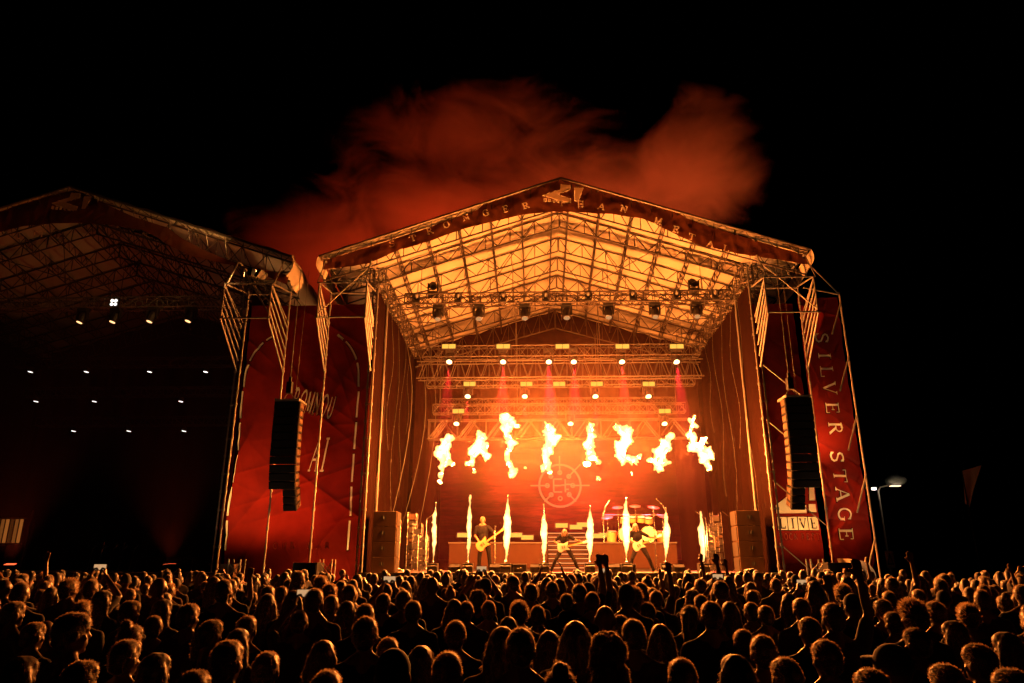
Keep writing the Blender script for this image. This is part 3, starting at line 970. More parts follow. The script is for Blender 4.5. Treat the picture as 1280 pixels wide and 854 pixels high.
# ------------------------------------------------------------------ risers, steps, backline
rt = thing('stage_riser', 'long orange lit riser across the back of the stage', 'riser', (0, 30.5, DECK))
for (xa, xb) in ((-4.5, -.62), (1.02, 4.42)):
    build(MB().box(((xa + xb) / 2, 30.6, (DECK + .12 + 2.75) / 2), (xb - xa, 3.0, 2.75 - DECK - .12)), 'riser_block', 'riser', rt, bevel=.015)
    build(MB().box(((xa + xb) / 2, 29.09, 2.735), (xb - xa + .06, .06, .05)), 'edge_strip', 'alu', rt)
    build(MB().box(((xa + xb) / 2, 30.6, DECK + .06), (xb - xa - .1, 2.9, .12)), 'plinth', 'black', rt)
st = thing('stage_steps', 'flight of lit steps in the middle of the riser', 'steps', (.2, 29.5, DECK))
for k in range(9):
    build(MB().box((.2, 28.55 + .3 * k, DECK + .17 * k + .085), (1.6, .34, .165)), 'step', 'riser', st)
    build(MB().box((.2, 28.37 + .3 * k, DECK + .17 * k + .15), (1.58, .02, .03)), 'nosing', emis('step strip', (1, .45, .15), 1.0), st)
for i, (px, py) in enumerate(((579, 669), (645, 669), (659, 672), (702, 657), (720, 659), (729, 656), (749, 670), (757, 669), (826, 670))):
    p = at(px, py, 30.2); 
    blinder((p.x, 30.2, max(p.z, 2.9)), f'small amber strobe on the riser edge, {ORD[i]} from the left', 'amber strobes along the riser', .5, .16, cells=1)

dk = thing('drum_kit', 'golden drum kit on the right half of the riser', 'drum kit', (3.0, 30.4, 2.75))
def drum(c, r, h, axis, m='wood'):
    o = build(MB().lathe([(r * .98, -h / 2), (r, -h / 2 + .01), (r, h / 2 - .01), (r * .98, h / 2)], c, axis, 20), 'drum_shell', m, dk)
    ax = Vector(axis).normalized()
    build(MB().lathe([(r * .94, 0), (r * .94, .012)], Vector(c) + ax * h / 2, axis, 20), 'drum_head', 'white', o)
    build(MB().lathe([(r * 1.03, 0), (r * 1.03, .03), (r * .95, .03)], Vector(c) + ax * (h / 2 - .02), axis, 20), 'hoop', 'chrome', o)
drum((2.55, 29.8, 3.08), .31, .42, (0, -1, 0)); drum((3.45, 29.8, 3.08), .31, .42, (0, -1, 0))
for x, z, r in ((2.5, 3.62, .14), (2.85, 3.66, .15), (3.2, 3.66, .16), (3.5, 3.62, .17)):
    drum((x, 29.85, z), r, .2, (0, -.35, 1))
drum((2.0, 30.0, 3.0), .2, .4, (0, -.1, 1)); drum((4.05, 30.1, 3.0), .21, .4, (0, -.1, 1))
for x, z in ((1.85, 3.75), (2.3, 4.15), (3.0, 4.2), (3.75, 4.15), (4.1, 3.8)):
    build(MB().lathe([(.02, .03), (.06, .02), (.23, 0), (.23, -.004), (.02, -.004)], (x, 30.0, z), (.1 * (x - 3), -.35, 1), 20), 'cymbal', 'brass', dk)
    build(MB().tube((x, 30.05, 2.75), (x, 30.02, z), .014), 'cymbal_stand', 'chrome', dk)
rk = MB()
for x in (1.7, 4.3):
    rk.tube((x, 30.1, 2.75), (x, 30.1, 3.95), .025)
rk.tube((1.7, 30.1, 3.85), (4.3, 30.1, 3.85), .025)
rk.path([(1.72, 30.1, 3.9), (1.8, 30.1, 4.2), (2.0, 30.1, 4.45)], .015).path([(4.28, 30.1, 3.9), (4.15, 30.1, 4.25), (3.9, 30.1, 4.5)], .015)
build(rk, 'rack', 'chrome', dk)


def flight_case(name, loc, d, label, cat, group, m='blackmatt'):
    t = thing(name, label, cat, loc, group); L = Vector(loc)
    build(MB().box(L + Vector((0, 0, d[2] / 2)), d), 'body', m, t, bevel=.012)
    ed = MB()
    for sx in (-1, 1):
        for sy in (-1, 1):
            ed.tube(L + Vector((sx * d[0] / 2, sy * d[1] / 2, .01)), L + Vector((sx * d[0] / 2, sy * d[1] / 2, d[2] - .01)), .014, 5)
    for z in (.012, d[2] - .012):
        for s in (-1, 1):
            ed.tube(L + Vector((-d[0] / 2, s * d[1] / 2, z)), L + Vector((d[0] / 2, s * d[1] / 2, z)), .014, 5)
            ed.tube(L + Vector((s * d[0] / 2, -d[1] / 2, z)), L + Vector((s * d[0] / 2, d[1] / 2, z)), .014, 5)
    build(ed, 'edging', 'black', t)
    h = MB(); y = -d[1] / 2 - .02
    h.path([L + Vector((-.07, y + .015, d[2] * .55)), L + Vector((-.07, y - .02, d[2] * .52)), L + Vector((.07, y - .02, d[2] * .52)), L + Vector((.07, y + .015, d[2] * .55))], .01)
    build(h, 'handle', 'chrome', t)
    return t


def monitor(loc, wd, label, group):
    t = thing('stage_monitor', label, 'monitor speaker', loc, group); L = Vector(loc)
    prof = [(-.2, 0), (.2, 0), (.2, .13), (.05, .29), (-.2, .2)]
    vs = [L + Vector((sx * wd / 2, y, z)) for sx in (-1, 1) for y, z in prof]
    build(MB().add(vs, [(0, 1, 2, 3, 4), (9, 8, 7, 6, 5)] + [(i, 5 + i, 5 + (i + 1) % 5, (i + 1) % 5) for i in range(5)]), 'cabinet', 'blackmatt', t, bevel=.01)
    a, b = L + Vector((0, .195, .145)), L + Vector((0, .06, .29))
    build(MB().add([a + Vector((-wd / 2 + .03, .01, .01)), a + Vector((wd / 2 - .03, .01, .01)), b + Vector((wd / 2 - .03, .01, .01)), b + Vector((-wd / 2 + .03, .01, .01))], [(0, 1, 2, 3)]), 'grille', 'blackcloth', t)
    return t


# side fills: four cabinets stacked each side, all seen from their flank
for side, xc, nm in ((-1, -6.38, 'left'), (1, 6.3, 'right')):
    for k in range(4):
        z = DECK + .52 * k
        t = thing('speaker_cabinet', f'brown side fill cabinet, {["lowest", "second from the bottom", "third from the bottom", "topmost"][k]} of the stack at the {nm} stage edge', 'speaker', (xc, 26, z), 'side fill cabinets stacked at the stage edges')
        L = Vector((xc, 26, z))
        build(MB().box(L + Vector((0, 0, .26)), (.82, .72, .512)), 'cabinet', 'case', t, bevel=.012)
        build(MB().box(L + Vector((-side * .425, 0, .26)), (.03, .66, .46)), 'grille', 'alu', t)
        hb = MB().box(L + Vector((side * .05, -.362, .3)), (.17, .012, .12)); build(hb, 'handle_cup', 'black', t)
        build(MB().tube(L + Vector((side * .05, -.375, .245)), L + Vector((side * .05, -.375, .355)), .012), 'handle', 'black', t)

# boxes and wedges along the deck edge
for i, (px, wd) in enumerate(((569, .40), (619, .36), (669, .34), (765, .5), (848, .36))):
    p = at(px, 708, 25.6)
    monitor((p.x, 25.55, DECK), wd, f'black wedge monitor on the deck edge, {ORD[i]} from the left', 'wedge monitors along the deck edge')
for i, (px, wd, lb_) in enumerate(((631, .62, 'black flight case beside the third flame jet'), (781, .7, 'big black flight case beside the sixth flame jet'), (649, .5, 'dark red case at the pit below the guitarist'), )):
    p = at(px, 708, 25.8)
    flight_case('flight_case', (p.x, 25.85, DECK), (wd, .45, .30), lb_, 'flight case', 'cases along the deck edge')
for sgn, nm in ((-1, 'left'), (1, 'right')):
    for k in range(2):
        t = thing('subwoofer', f'{"lower" if k == 0 else "upper"} black subwoofer at the foot of the {nm} wing', 'speaker', (sgn * 8.55, 24.3, 1.0 * k), 'subwoofers at the wing feet')
        L = Vector((sgn * 8.55, 24.3, 1.0 * k))
        build(MB().box(L + Vector((0, 0, .5)), (.8, .8, .99)), 'cabinet', 'blackmatt', t, bevel=.012)
        build(MB().box(L + Vector((0, -.41, .5)), (.72, .02, .9)), 'grille', 'blackcloth', t)
        build(MB().tube(L + Vector((-sgn * .41, -.1, .5)), L + Vector((-sgn * .41, .1, .5)), .015), 'handle', 'chrome', t)
flight_case('flight_case', (-11.3, 24.6, 1.0), (.45, .5, .95), 'narrow upright flight case at the outer foot of the arch banner', 'flight case', 'cases at the wing feet', 'case')
flight_case('flight_case', (-11.3, 24.6, 0), (.9, .8, .98), 'wide flight case under the narrow upright one', 'flight case', 'cases at the wing feet', 'case')

# backstage clutter in the wings: poles, racks with gear
rng = random.Random(3)
for side, nm in ((-1, 'left'), (1, 'right')):
    for i in range(3):
        x = side * (5.2 + .35 * i); y = 27.0 + .8 * i
        t = thing('guitar_rack', f'cluttered {["low", "middle", "tall"][i]} equipment rack in the {nm} wing behind the flames', 'equipment rack', (x, y, DECK), 'equipment racks in the stage wings')
        hgt = 1.3 + .45 * i
        fr = MB()
        for dx in (-.16, .16):
            for dy in (-.2, .2):
                fr.tube((x + dx, y + dy, DECK), (x + dx, y + dy, DECK + hgt), .016)
        build(fr, 'frame', 'chrome', t)
        z = DECK + .1
        while z < DECK + hgt - .15:
            hh = rng.uniform(.1, .25)
            build(MB().box((x + rng.uniform(-.03, .03), y, z + hh / 2), (rng.uniform(.22, .34), .34, hh * .9)), 'rack_unit', rng.choice(['black', 'case', 'chrome', 'alu']), t, bevel=.008)
            if rng.random() < .7:
                build(MB().tube((x - side * .1, y - .19, z + hh / 2), (x - side * .1, y - .2, z + hh / 2), .03, 10), 'dial', 'chrome', t)
            z += hh + .04
    for i in range(2):
        x = side * (5.05 + .95 * i)
        t = thing('mic_stand', f'bare boom stand in the {nm} wing, {"nearer to" if i else "farther from"} the side fill', 'microphone stand', (x, 26.6, DECK), 'boom stands in the wings')
        build(MB().tube((x, 26.6, DECK + .03), (x, 26.6, DECK + 1.9), .014), 'pole', 'chrome', t)
        build(MB().tube((x, 26.6, DECK + 1.85), (x - side * .35, 26.5, DECK + 2.1), .011), 'boom', 'chrome', t)
        for k in range(3):
            a = 2 * PI * k / 3
            build(MB().tube((x, 26.6, DECK + .15), (x + .28 * math.cos(a), 26.6 + .28 * math.sin(a), DECK + .01), .01), 'leg', 'chrome', t)
# hoist chains and cables hanging down the side drapes
for side, nm in ((-1, 'left'), (1, 'right')):
    for i, y in enumerate((26.4, 27.6, 28.9, 30.2, 31.6)):
        x = side * 6.85
        t = MB(); z1 = 12.1
        z0 = (3.2, 6.2, 2.6, 4.6, 7.5)[i]
        P = [Vector((x + side * .08 * math.sin(k * .9 + i), y + .06 * math.sin(k * .7), z1 + (z0 - z1) * k / 10)) for k in range(11)]
        t.path(P, .006, 5)
        for k in range(1, 10):
            t.ball(P[k], .016, 6, 4)
        tag(build(t, 'hoist_chain', 'rope', None, org=Vector((x, y, 12))), f'beaded hoist chain down the {nm} drape, {ORD[i]} from the front', 'chain', 'chains hanging down the side drapes')
for i, (x0, x1, y) in enumerate(((-6.7, -5.9, 28.2), (-6.5, -5.5, 29.6), (-6.0, -5.3, 30.8))):
    P = [Vector((x0 + (x1 - x0) * math.sin(PI * k / 12) * .8, y, 11.8 - 8.4 * k / 12 + .6 * math.sin(PI * k / 12))) for k in range(13)]
    tag(build(MB().path(P, .011, 5), 'power_cable', 'rope', None, True, org=Vector((x0, y, 8))), f'slack cable swinging off the left drape, {["nearest to", "middle one from", "farthest from"][i]} the audience', 'cable', 'cables hanging in the left wing')

# ------------------------------------------------------------------ line arrays
def line_array(cx, side, label):
    t = thing('line_array', label, 'speaker array', (cx, 24.4, 7.4), 'hanging speaker arrays')
    z, ang = 7.38, 0.0; y = 24.4
    for k in range(11):
        h = .268; ang = 0.012 * k if k < 7 else .084 + .05 * (k - 6)
        c = Vector((cx, y, z - h / 2)); rot = Matrix.Rotation(ang, 3, 'X')
        # trapezoid cabinet, narrower at the back
        vs = []
        for zz in (-h / 2 + .001, h / 2 - .001):
            for xx, yy, sc in ((-.46, -.3, 1), (.46, -.3, 1), (.40, .32, 1), (-.40, .32, 1)):
                vs.append(c + rot @ Vector((xx, yy, zz * (1 if yy < 0 else .82))))
        cab = build(MB().add(vs, [(3, 2, 1, 0), (4, 5, 6, 7), (0, 1, 5, 4), (1, 2, 6, 5), (2, 3, 7, 6), (3, 0, 4, 7)]), 'cabinet', 'blackmatt', t, bevel=.012)
        build(MB().box(c + rot @ Vector((0, -.312, 0)), (.86, .02, h - .05), rot), 'grille', 'blackcloth', cab)
        build(MB().box(c + rot @ Vector((-side * .448, -.06, 0)), (.03, .34, h * .62), rot), 'rigging_plate', 'case', cab)
        z -= h * math.cos(ang); y += h * math.sin(ang) * .9
    for k in range(3):
        h = .24; ang = .32 + .07 * k
        c = Vector((cx - side * .2, y + .1, z - h / 2)); rot = Matrix.Rotation(ang, 3, 'X')
        cab = build(MB().box(c, (.46, .5, h - .012), rot), 'cabinet', 'blackmatt', t, bevel=.012)
        build(MB().box(c + rot @ Vector((0, -.258, 0)), (.40, .02, h - .05), rot), 'grille', 'blackcloth', cab)
        build(MB().box(c + rot @ Vector((-side * .238, 0, 0)), (.02, .34, h * .62), rot), 'rigging_plate', 'case', cab)
        z -= h * math.cos(ang); y += h * math.sin(ang)
    fr = MB()
    for xx in (-.4, .4):
        fr.box((cx + xx, 24.45, 7.43), (.07, .9, .08))
    for yy in (24.1, 24.4):
        fr.box((cx, yy, 7.43), (.8, .06, .07))
    build(fr, 'bumper_frame', 'steel', t)
    build(MB().box((cx - .1, 24.45, 7.95), (.2, .22, .42)).box((cx - .1, 24.45, 8.25), (.1, .1, .2)), 'hoist_motor', 'black', t, bevel=.02)
    build(MB().path([(cx - .3, 24.45, 7.5), (cx - .12, 24.45, 7.8)], .016).path([(cx + .15, 24.45, 7.5), (cx - .08, 24.45, 7.8)], .016), 'sling', 'chain', t)
    build(MB().tube((cx - .1, 24.45, 8.3), (cx - .1, 24.45, 12.5), .014).tube((cx + .12, 24.5, 7.6), (cx + .16, 24.6, 12.5), .008), 'chain', 'chain', t)
    return t


line_array(-9.70, -1, 'black curved line array hanging before the left arch banner')
line_array(7.93, 1, 'black curved line array hanging between live cloth and silver stage banner')

# ------------------------------------------------------------------ flames
def flame_material():
    m = bpy.data.materials.new('flame'); m.use_nodes = True
    n = m.node_tree.nodes; l = m.node_tree.links; n.remove(n['Principled BSDF'])
    out = n['Material Output']
    tr = n.new('ShaderNodeBsdfTransparent'); e = n.new('ShaderNodeEmission'); ad = n.new('ShaderNodeAddShader')
    e.inputs[0].default_value = (1, .42, .08, 1); e.inputs[1].default_value = .35
    l.new(tr.outputs[0], ad.inputs[0]); l.new(e.outputs[0], ad.inputs[1]); l.new(ad.outputs[0], out.inputs['Surface'])
    v = n.new('ShaderNodeEmission'); v.inputs[0].default_value = (1, .60, .20, 1); v.inputs[1].default_value = 17
    l.new(v.outputs[0], out.inputs['Volume'])
    m.cycles.emission_sampling = 'NONE'
    m.cycles.homogeneous_volume = True
    return m


FM = flame_material()
PXM = 1 / 34.5   # metres for one survey pixel at the jets' distance
JY = 25.55


def flame_mesh(blobs, seed, rough, grow=1.13, vox=.034, sm=1):
    mb = MB()
    for (px, py, r) in blobs:
        p = at(px, py, JY); p.y += .35 * noise.noise(Vector((px * .11, py * .09, seed))) * r * PXM * 2
        mb.ball(p, r * PXM * grow, 12, 8)
    def disp(co, nn):
        q = co * 3.2 + Vector((seed, 0, 0))
        t = noise.turbulence(q, 3, False) - .5
        t2 = noise.noise(co * 13 + Vector((0, seed, 0)))
        return nn * (rough * (t * 1.9) + rough * .6 * t2) + Vector((0, 0, rough * .5 * noise.noise(co * 6)))
    return remesh(mb, vox, sm, disp, name='flame')


BALLS = [
    [(556, 556, 9), (553, 566, 9), (560, 572, 8), (556, 582, 7), (567, 580, 5), (566, 549, 4), (562, 553, 6), (553, 593, 4), (551, 603, 4)],
    [(600, 548, 7), (597, 560, 10), (605, 566, 8), (590, 577, 6), (584, 579, 4), (608, 562, 5), (610, 558, 4)],
    [(633, 520, 6), (636, 530, 9), (632, 540, 7), (637, 552, 7), (636, 563, 7), (636, 578, 6), (638, 592, 7), (644, 590, 6), (648, 533, 4), (629, 537, 5)],
    [(684, 532, 6), (687, 542, 9), (691, 550, 10), (684, 560, 8), (682, 572, 7), (682, 584, 7), (689, 591, 5), (698, 546, 5)],
    [(738, 534, 6), (738, 545, 7), (735, 555, 9), (737, 566, 8), (744, 572, 5), (732, 582, 4), (736, 575, 5), (747, 577, 4)],
    [(770, 533, 5), (775, 537, 7), (782, 544, 9), (783, 551, 9), (778, 560, 9), (779, 572, 9), (791, 576, 7), (797, 570, 4)],
    [(835, 546, 4), (830, 556, 9), (836, 562, 7), (826, 568, 10), (815, 575, 6), (823, 583, 8), (833, 578, 6)],
    [(868, 521, 4), (866, 531, 7), (862, 545, 8), (866, 556, 9), (876, 563, 9), (884, 568, 9), (889, 570, 6), (882, 578, 7), (888, 586, 4), (880, 549, 4)],
]
SCRAPS = [[(593, 590, 3), (592, 586, 2)], [(747, 598, 4), (750, 600, 3)], [(790, 594, 2.5), (789, 590, 2)], [(657, 584, 3)]]
where = ['left edge of the stage', 'left of the guitarist', 'above the third jet', 'above the ring emblem', 'right of the ring emblem', 'above the drum kit', 'right of the drum kit', 'right edge of the stage']
shape = ['ragged', 'kidney shaped', 'tall twisted', 'broad topped', 'narrow wavy', 'hook shaped', 'squat slanting', 'leaning']
fl = []
for i, b in enumerate(BALLS):
    me = flame_mesh(b, 3.1 * i, .12); me.materials.append(FM)
    cx = sum(p[0] for p in b) / len(b); cy = sum(p[1] for p in b) / len(b); c = at(cx, cy, JY)
    o = bpy.data.objects.new('fireball', me); COL.objects.link(o)
    tag(o, f'{shape[i]} white hot fireball high in the air, {where[i]}', 'flame', 'fireballs above the jets')
    lamp('fire_light', 'POINT', c, FLAME_W * 1.55, FIRE, .22, None); COL.objects[-1].parent = o
SL = ['small burning scrap falling below the second fireball', 'small burning scrap below the narrow fifth fireball', 'small burning scrap below the hook shaped fireball', 'small burning scrap right of the tall twisted fireball']
for i, b in enumerate(SCRAPS):
    me = flame_mesh(b, 40 + 2 * i, .06); me.materials.append(FM)
    o = bpy.data.objects.new('flame_scrap', me); COL.objects.link(o); tag(o, SL[i], 'flame', 'burning scraps')
JETS = [(541, 703, 545, 628, 4.1), (585, 703, 588, 620, 4.3), (632, 702, 635, 618, 5.7), (680, 703, 680, 630, 5.0), (737, 703, 738, 632, 5.0), (783, 702, 783, 622, 5.8), (832, 704, 833, 634, 5.0), (879, 704, 876, 640, 5.0)]
for i, (bx, by, tx, ty, wd) in enumerate(JETS):
    b = []
    for k in range(46):
        t = k / 45
        r = float(np.interp(t, (0, .12, .3, .5, .65, .8, .92, 1), (1.3, .42 * wd, .74 * wd, .98 * wd, .92 * wd, .62 * wd, .3 * wd, 1.0)))
        b.append((bx + (tx - bx) * t + 1.3 * noise.noise(Vector((t * 2.2, i * 3.7, 0))), by + (ty - by) * t, r))
    me = flame_mesh(b, 70 + 3 * i, .026, 1.0, .020, 3); me.materials.append(FM)
    o = bpy.data.objects.new('flame_jet', me); COL.objects.link(o)
    c = at((bx + tx) / 2, by + (ty - by) * .5, JY)
    tag(o, f'upright spindle of flame at the deck edge, {ORD[i]} jet from the left', 'flame', 'flame jets along the deck edge')
    lamp('fire_light', 'POINT', c, FLAME_W * .08, FIRE, .16, None); COL.objects[-1].parent = o
    base = at(bx, 704, JY)
    t = thing('flame_projector', f'black flame projector box under the {ORD[i]} jet from the left', 'flame projector', (base.x, JY, DECK), 'flame projectors along the deck edge')
    L = Vector((base.x, JY, DECK))
    build(MB().box(L + Vector((0, 0, .17)), (.36, .36, .30)), 'housing', 'black', t, bevel=.012)
    build(MB().lathe([(.05, 0), (.05, .06), (.03, .09)], L + Vector((0, 0, .31)), (0, 0, 1), 12), 'nozzle', 'chrome', t)
    build(MB().path([L + Vector((-.16, -.19, .2)), L + Vector((-.16, -.23, .23)), L + Vector((.16, -.23, .23)), L + Vector((.16, -.19, .2))], .012), 'handle', 'steel', t)
    for sx in (-1, 1):
        for sy in (-1, 1):
            build(MB().tube(L + Vector((sx * .14, sy * .14, 0)), L + Vector((sx * .14, sy * .14, .03)), .025, 8), 'foot', 'black', t)

# ------------------------------------------------------------------ haze in the stage and the cloud over the roof
def vol_mat(name, col, dens, aniso=.2, cloud=None):
    m = bpy.data.materials.new(name); m.use_nodes = True
    n = m.node_tree.nodes; l = m.node_tree.links; n.remove(n['Principled BSDF'])
    v = n.new('ShaderNodeVolumePrincipled'); v.inputs['Color'].default_value = (*col, 1); v.inputs['Density'].default_value = dens
    v.inputs['Anisotropy'].default_value = aniso
    l.new(v.outputs[0], n['Material Output'].inputs['Volume'])
    return m, v, n, l


hm, hv, n, l = vol_mat('stage haze', (.92, .46, .34), .0, .1)
tc = n.new('ShaderNodeTexCoord'); nz = n.new('ShaderNodeTexNoise'); nz.inputs['Scale'].default_value = .42; nz.inputs['Detail'].default_value = 4; nz.inputs['Distortion'].default_value = .5
l.new(tc.outputs['Object'], nz.inputs['Vector'])
mp = n.new('ShaderNodeMapping'); mp.inputs['Location'].default_value = (-.05, -28.2 / 5., -6.9 / 4.8); mp.inputs['Scale'].default_value = (1 / 7., 1 / 5., 1 / 4.8)
l.new(tc.outputs['Object'], mp.inputs[0])
ln = n.new('ShaderNodeVectorMath'); ln.operation = 'LENGTH'; l.new(mp.outputs[0], ln.inputs[0])
ml = n.new('ShaderNodeMapRange'); ml.interpolation_type = 'SMOOTHSTEP'; ml.inputs[1].default_value = 0; ml.inputs[2].default_value = 1; ml.inputs[3].default_value = 1; ml.inputs[4].default_value = 0; l.new(ln.outputs['Value'], ml.inputs[0])
m2 = n.new('ShaderNodeMapRange'); m2.inputs[1].default_value = .36; m2.inputs[2].default_value = .7; m2.inputs[3].default_value = .15; m2.inputs[4].default_value = 1.0; l.new(nz.outputs[0], m2.inputs[0])
mm = n.new('ShaderNodeMath'); mm.operation = 'MULTIPLY'; l.new(ml.outputs[0], mm.inputs[0]); l.new(m2.outputs[0], mm.inputs[1])
ma = n.new('ShaderNodeMath'); ma.operation = 'MULTIPLY_ADD'; ma.inputs[1].default_value = .050; ma.inputs[2].default_value = .0018; 
mpb = n.new('ShaderNodeMapping'); mpb.inputs['Location'].default_value = (0, -31.4 / 2.6, -9.6 / 2.4); mpb.inputs['Scale'].default_value = (1 / 8., 1 / 2.6, 1 / 2.4); l.new(tc.outputs['Object'], mpb.inputs[0])
lnb = n.new('ShaderNodeVectorMath'); lnb.operation = 'LENGTH'; l.new(mpb.outputs[0], lnb.inputs[0])
mlb = n.new('ShaderNodeMapRange'); mlb.inputs[1].default_value = .2; mlb.inputs[2].default_value = 1; mlb.inputs[3].default_value = .5; mlb.inputs[4].default_value = 0; l.new(lnb.outputs['Value'], mlb.inputs[0])
mmb = n.new('ShaderNodeMath'); mmb.operation = 'MULTIPLY_ADD'; l.new(mlb.outputs[0], mmb.inputs[0]); l.new(m2.outputs[0], mmb.inputs[1]); l.new(mm.outputs[0], mmb.inputs[2])
l.new(mmb.outputs[0], ma.inputs[0])
l.new(ma.outputs[0], hv.inputs['Density'])
hz = MB()
xs = 6.75
pr = [(-xs, DECK + .02), (xs, DECK + .02), (xs, 12.0), (0, 13.6), (-xs, 12.0)]
vs = HZV = [Vector((x, y, z if y < 30 or z < 12 else z - .3)) for y in (25.12, 34.2) for x, z in pr]
hz.add(vs, [(0, 1, 2, 3, 4), (9, 8, 7, 6, 5)] + [(i, 5 + i, 5 + (i + 1) % 5, (i + 1) % 5) for i in range(5)])
build(hz, 'smoke', hm, kind='stuff')

cm, cv, n, l = vol_mat('smoke cloud', (.85, .75, .7), 0.0, .0)
tc = n.new('ShaderNodeTexCoord')
n1 = n.new('ShaderNodeTexNoise'); n1.inputs['Scale'].default_value = .20; n1.inputs['Detail'].default_value = 9; n1.inputs['Roughness'].default_value = .70; n1.inputs['Distortion'].default_value = 1.1
mp = n.new('ShaderNodeMapping'); mp.inputs['Scale'].default_value = (1, 1, 1.5); l.new(tc.outputs['Object'], mp.inputs[0]); l.new(mp.outputs[0], n1.inputs['Vector'])
# envelope: several soft lobes
prev = None
for (cx, cz, rx, rz, wt) in ((3.0, -.8, 13.5, 5.6, .32), (10.6, 1.2, 6.0, 6.5, .34), (-6.5, -1.4, 10, 6.0, .30), (-13, -4.4, 9.5, 6.2, .36), (-3, 4.2, 14, 6.0, .15), (11.8, 4.6, 4.5, 4.6, .22)):
    mp2 = n.new('ShaderNodeMapping'); mp2.inputs['Location'].default_value = (-cx / rx, 0, -cz / rz); mp2.inputs['Scale'].default_value = (1 / rx, 1 / 6., 1 / rz); l.new(tc.outputs['Object'], mp2.inputs[0])
    ln = n.new('ShaderNodeVectorMath'); ln.operation = 'LENGTH'; l.new(mp2.outputs[0], ln.inputs[0])
    mr = n.new('ShaderNodeMapRange'); mr.inputs[1].default_value = .0; mr.inputs[2].default_value = 1.0; mr.inputs[3].default_value = wt; mr.inputs[4].default_value = -.35
    l.new(ln.outputs['Value'], mr.inputs[0])
    if prev is not None:
        mx = n.new('ShaderNodeMath'); mx.operation = 'MAXIMUM'; l.new(prev, mx.inputs[0]); l.new(mr.outputs[0], mx.inputs[1]); prev = mx.outputs[0]
    else:
        prev = mr.outputs[0]
ad = n.new('ShaderNodeMath'); l.new(n1.outputs[0], ad.inputs[0]); l.new(prev, ad.inputs[1])
sb = n.new('ShaderNodeMapRange'); sb.inputs[1].default_value = .355; sb.inputs[2].default_value = .94; sb.inputs[3].default_value = 0; sb.inputs[4].default_value = .32
l.new(ad.outputs[0], sb.inputs[0]); l.new(sb.outputs[0], cv.inputs['Density'])
cl = MB().ball((0, 0, 0), (21, 5.2, 9.6), 28, 16)
co = build(cl, 'smoke_cloud', cm, kind='stuff'); co.location = (-1.4, 41.6, 24.8)
co['label'] = 'red lit smoke cloud drifting above the stage roof'
for i, (x, px_, aim, pw) in enumerate(((-7.0, 0, (-11, 41.5, 22), 15000), (1.0, 0, (-2, 41, 26), 17000), (8.5, 0, (9.5, 41, 26), 24000))):  # unseen lamps added behind the roof to redden the cloud
    flood((x, 36.6, 10.5), aim, [(1, .05, .008), (1, .07, .012), (1, .11, .02)][i], pw, f'added red upward flood on the rear of the stage, {["left", "middle", "right"][i]} of three', 105)

# ------------------------------------------------------------------ people
def torso(mb, lean=Vector((0, 0, 0)), k=1.0, low=True):
    mb.ball(Vector((0, 0, 1.27)) + lean * .75, (.165 * k, .112 * k, .19), 16, 10)
    mb.limb([Vector((-.165, 0, 1.415)) + lean, Vector((.165, 0, 1.415)) + lean], [.062 * k, .062 * k])
    mb.ball(Vector((0, .01, 1.09)) + lean * .4, (.145 * k, .105 * k, .17), 16, 10)
    if low:
        mb.ball((0, 0, .95), (.162 * k, .12 * k, .13), 16, 10)


def hand(mb, wrist, d, palm_n, grip=False):
    d = Vector(d).normalized(); pn = Vector(palm_n); pn = (pn - d * pn.dot(d)).normalized(); s = d.cross(pn)
    w_ = Vector(wrist)
    for k in range(4):
        o = s * (.030 - .02 * k)
        mb.limb([w_ + s * (.012 - .008 * k), w_ + d * .085 + o], [.014, .012], 8)
        L = (.062, .075, .070, .055)[k]
        b0 = w_ + d * .088 + o
        if grip:
            b1 = b0 + d * L * .35 + pn * L * .4; b2 = b1 + pn * L * .3 - d * L * .35
        else:
            b1 = b0 + d * L * .55 + pn * .006 + s * (.006 - .004 * k); b2 = b1 + d * L * .42 + pn * .018
        mb.limb([b0, b1, b2], [.0105, .0095, .008], 8)
    t0 = w_ + d * .02 + s * .022; t1 = w_ + d * .055 + s * .055 + pn * .012; t2 = w_ + d * .085 + s * .06 + pn * .025
    mb.limb([t0, t1, t2], [.014, .012, .009], 8)


def head_shape(mb, hc=Vector((0, 0, 0)), rot=None):
    R = rot if rot is not None else Matrix.Identity(3)
    o = Vector((0, 0, 1.56))
    def P(x, y, z):
        return hc + o + R @ (Vector((x, y, z)) - o)
    mb.ball(P(0, -.008, 1.652), (.076, .095, .099), 16, 12, R)
    mb.ball(P(0, .028, 1.592), (.054, .066, .066), 14, 10, R)
    mb.limb([P(0, .084, 1.655), P(0, .106, 1.618)], [.010, .015], 8)
    mb.limb([P(-.045, .074, 1.668), P(.045, .074, 1.668)], [.013, .013], 8)
    mb.limb([P(-.02, .087, 1.578), P(.02, .087, 1.578)], [.009, .009], 8)
    mb.ball(P(0, .072, 1.542), (.022, .02, .016), 10, 6, R)
    for s in (-1, 1):
        mb.ball(P(s * .079, -.012, 1.632), (.013, .024, .034), 10, 8, R)
        mb.ball(P(s * .031, .08, 1.646), .0125, 8, 6)
        mb.ball(P(s * .05, .055, 1.615), (.02, .02, .018), 8, 6, R)


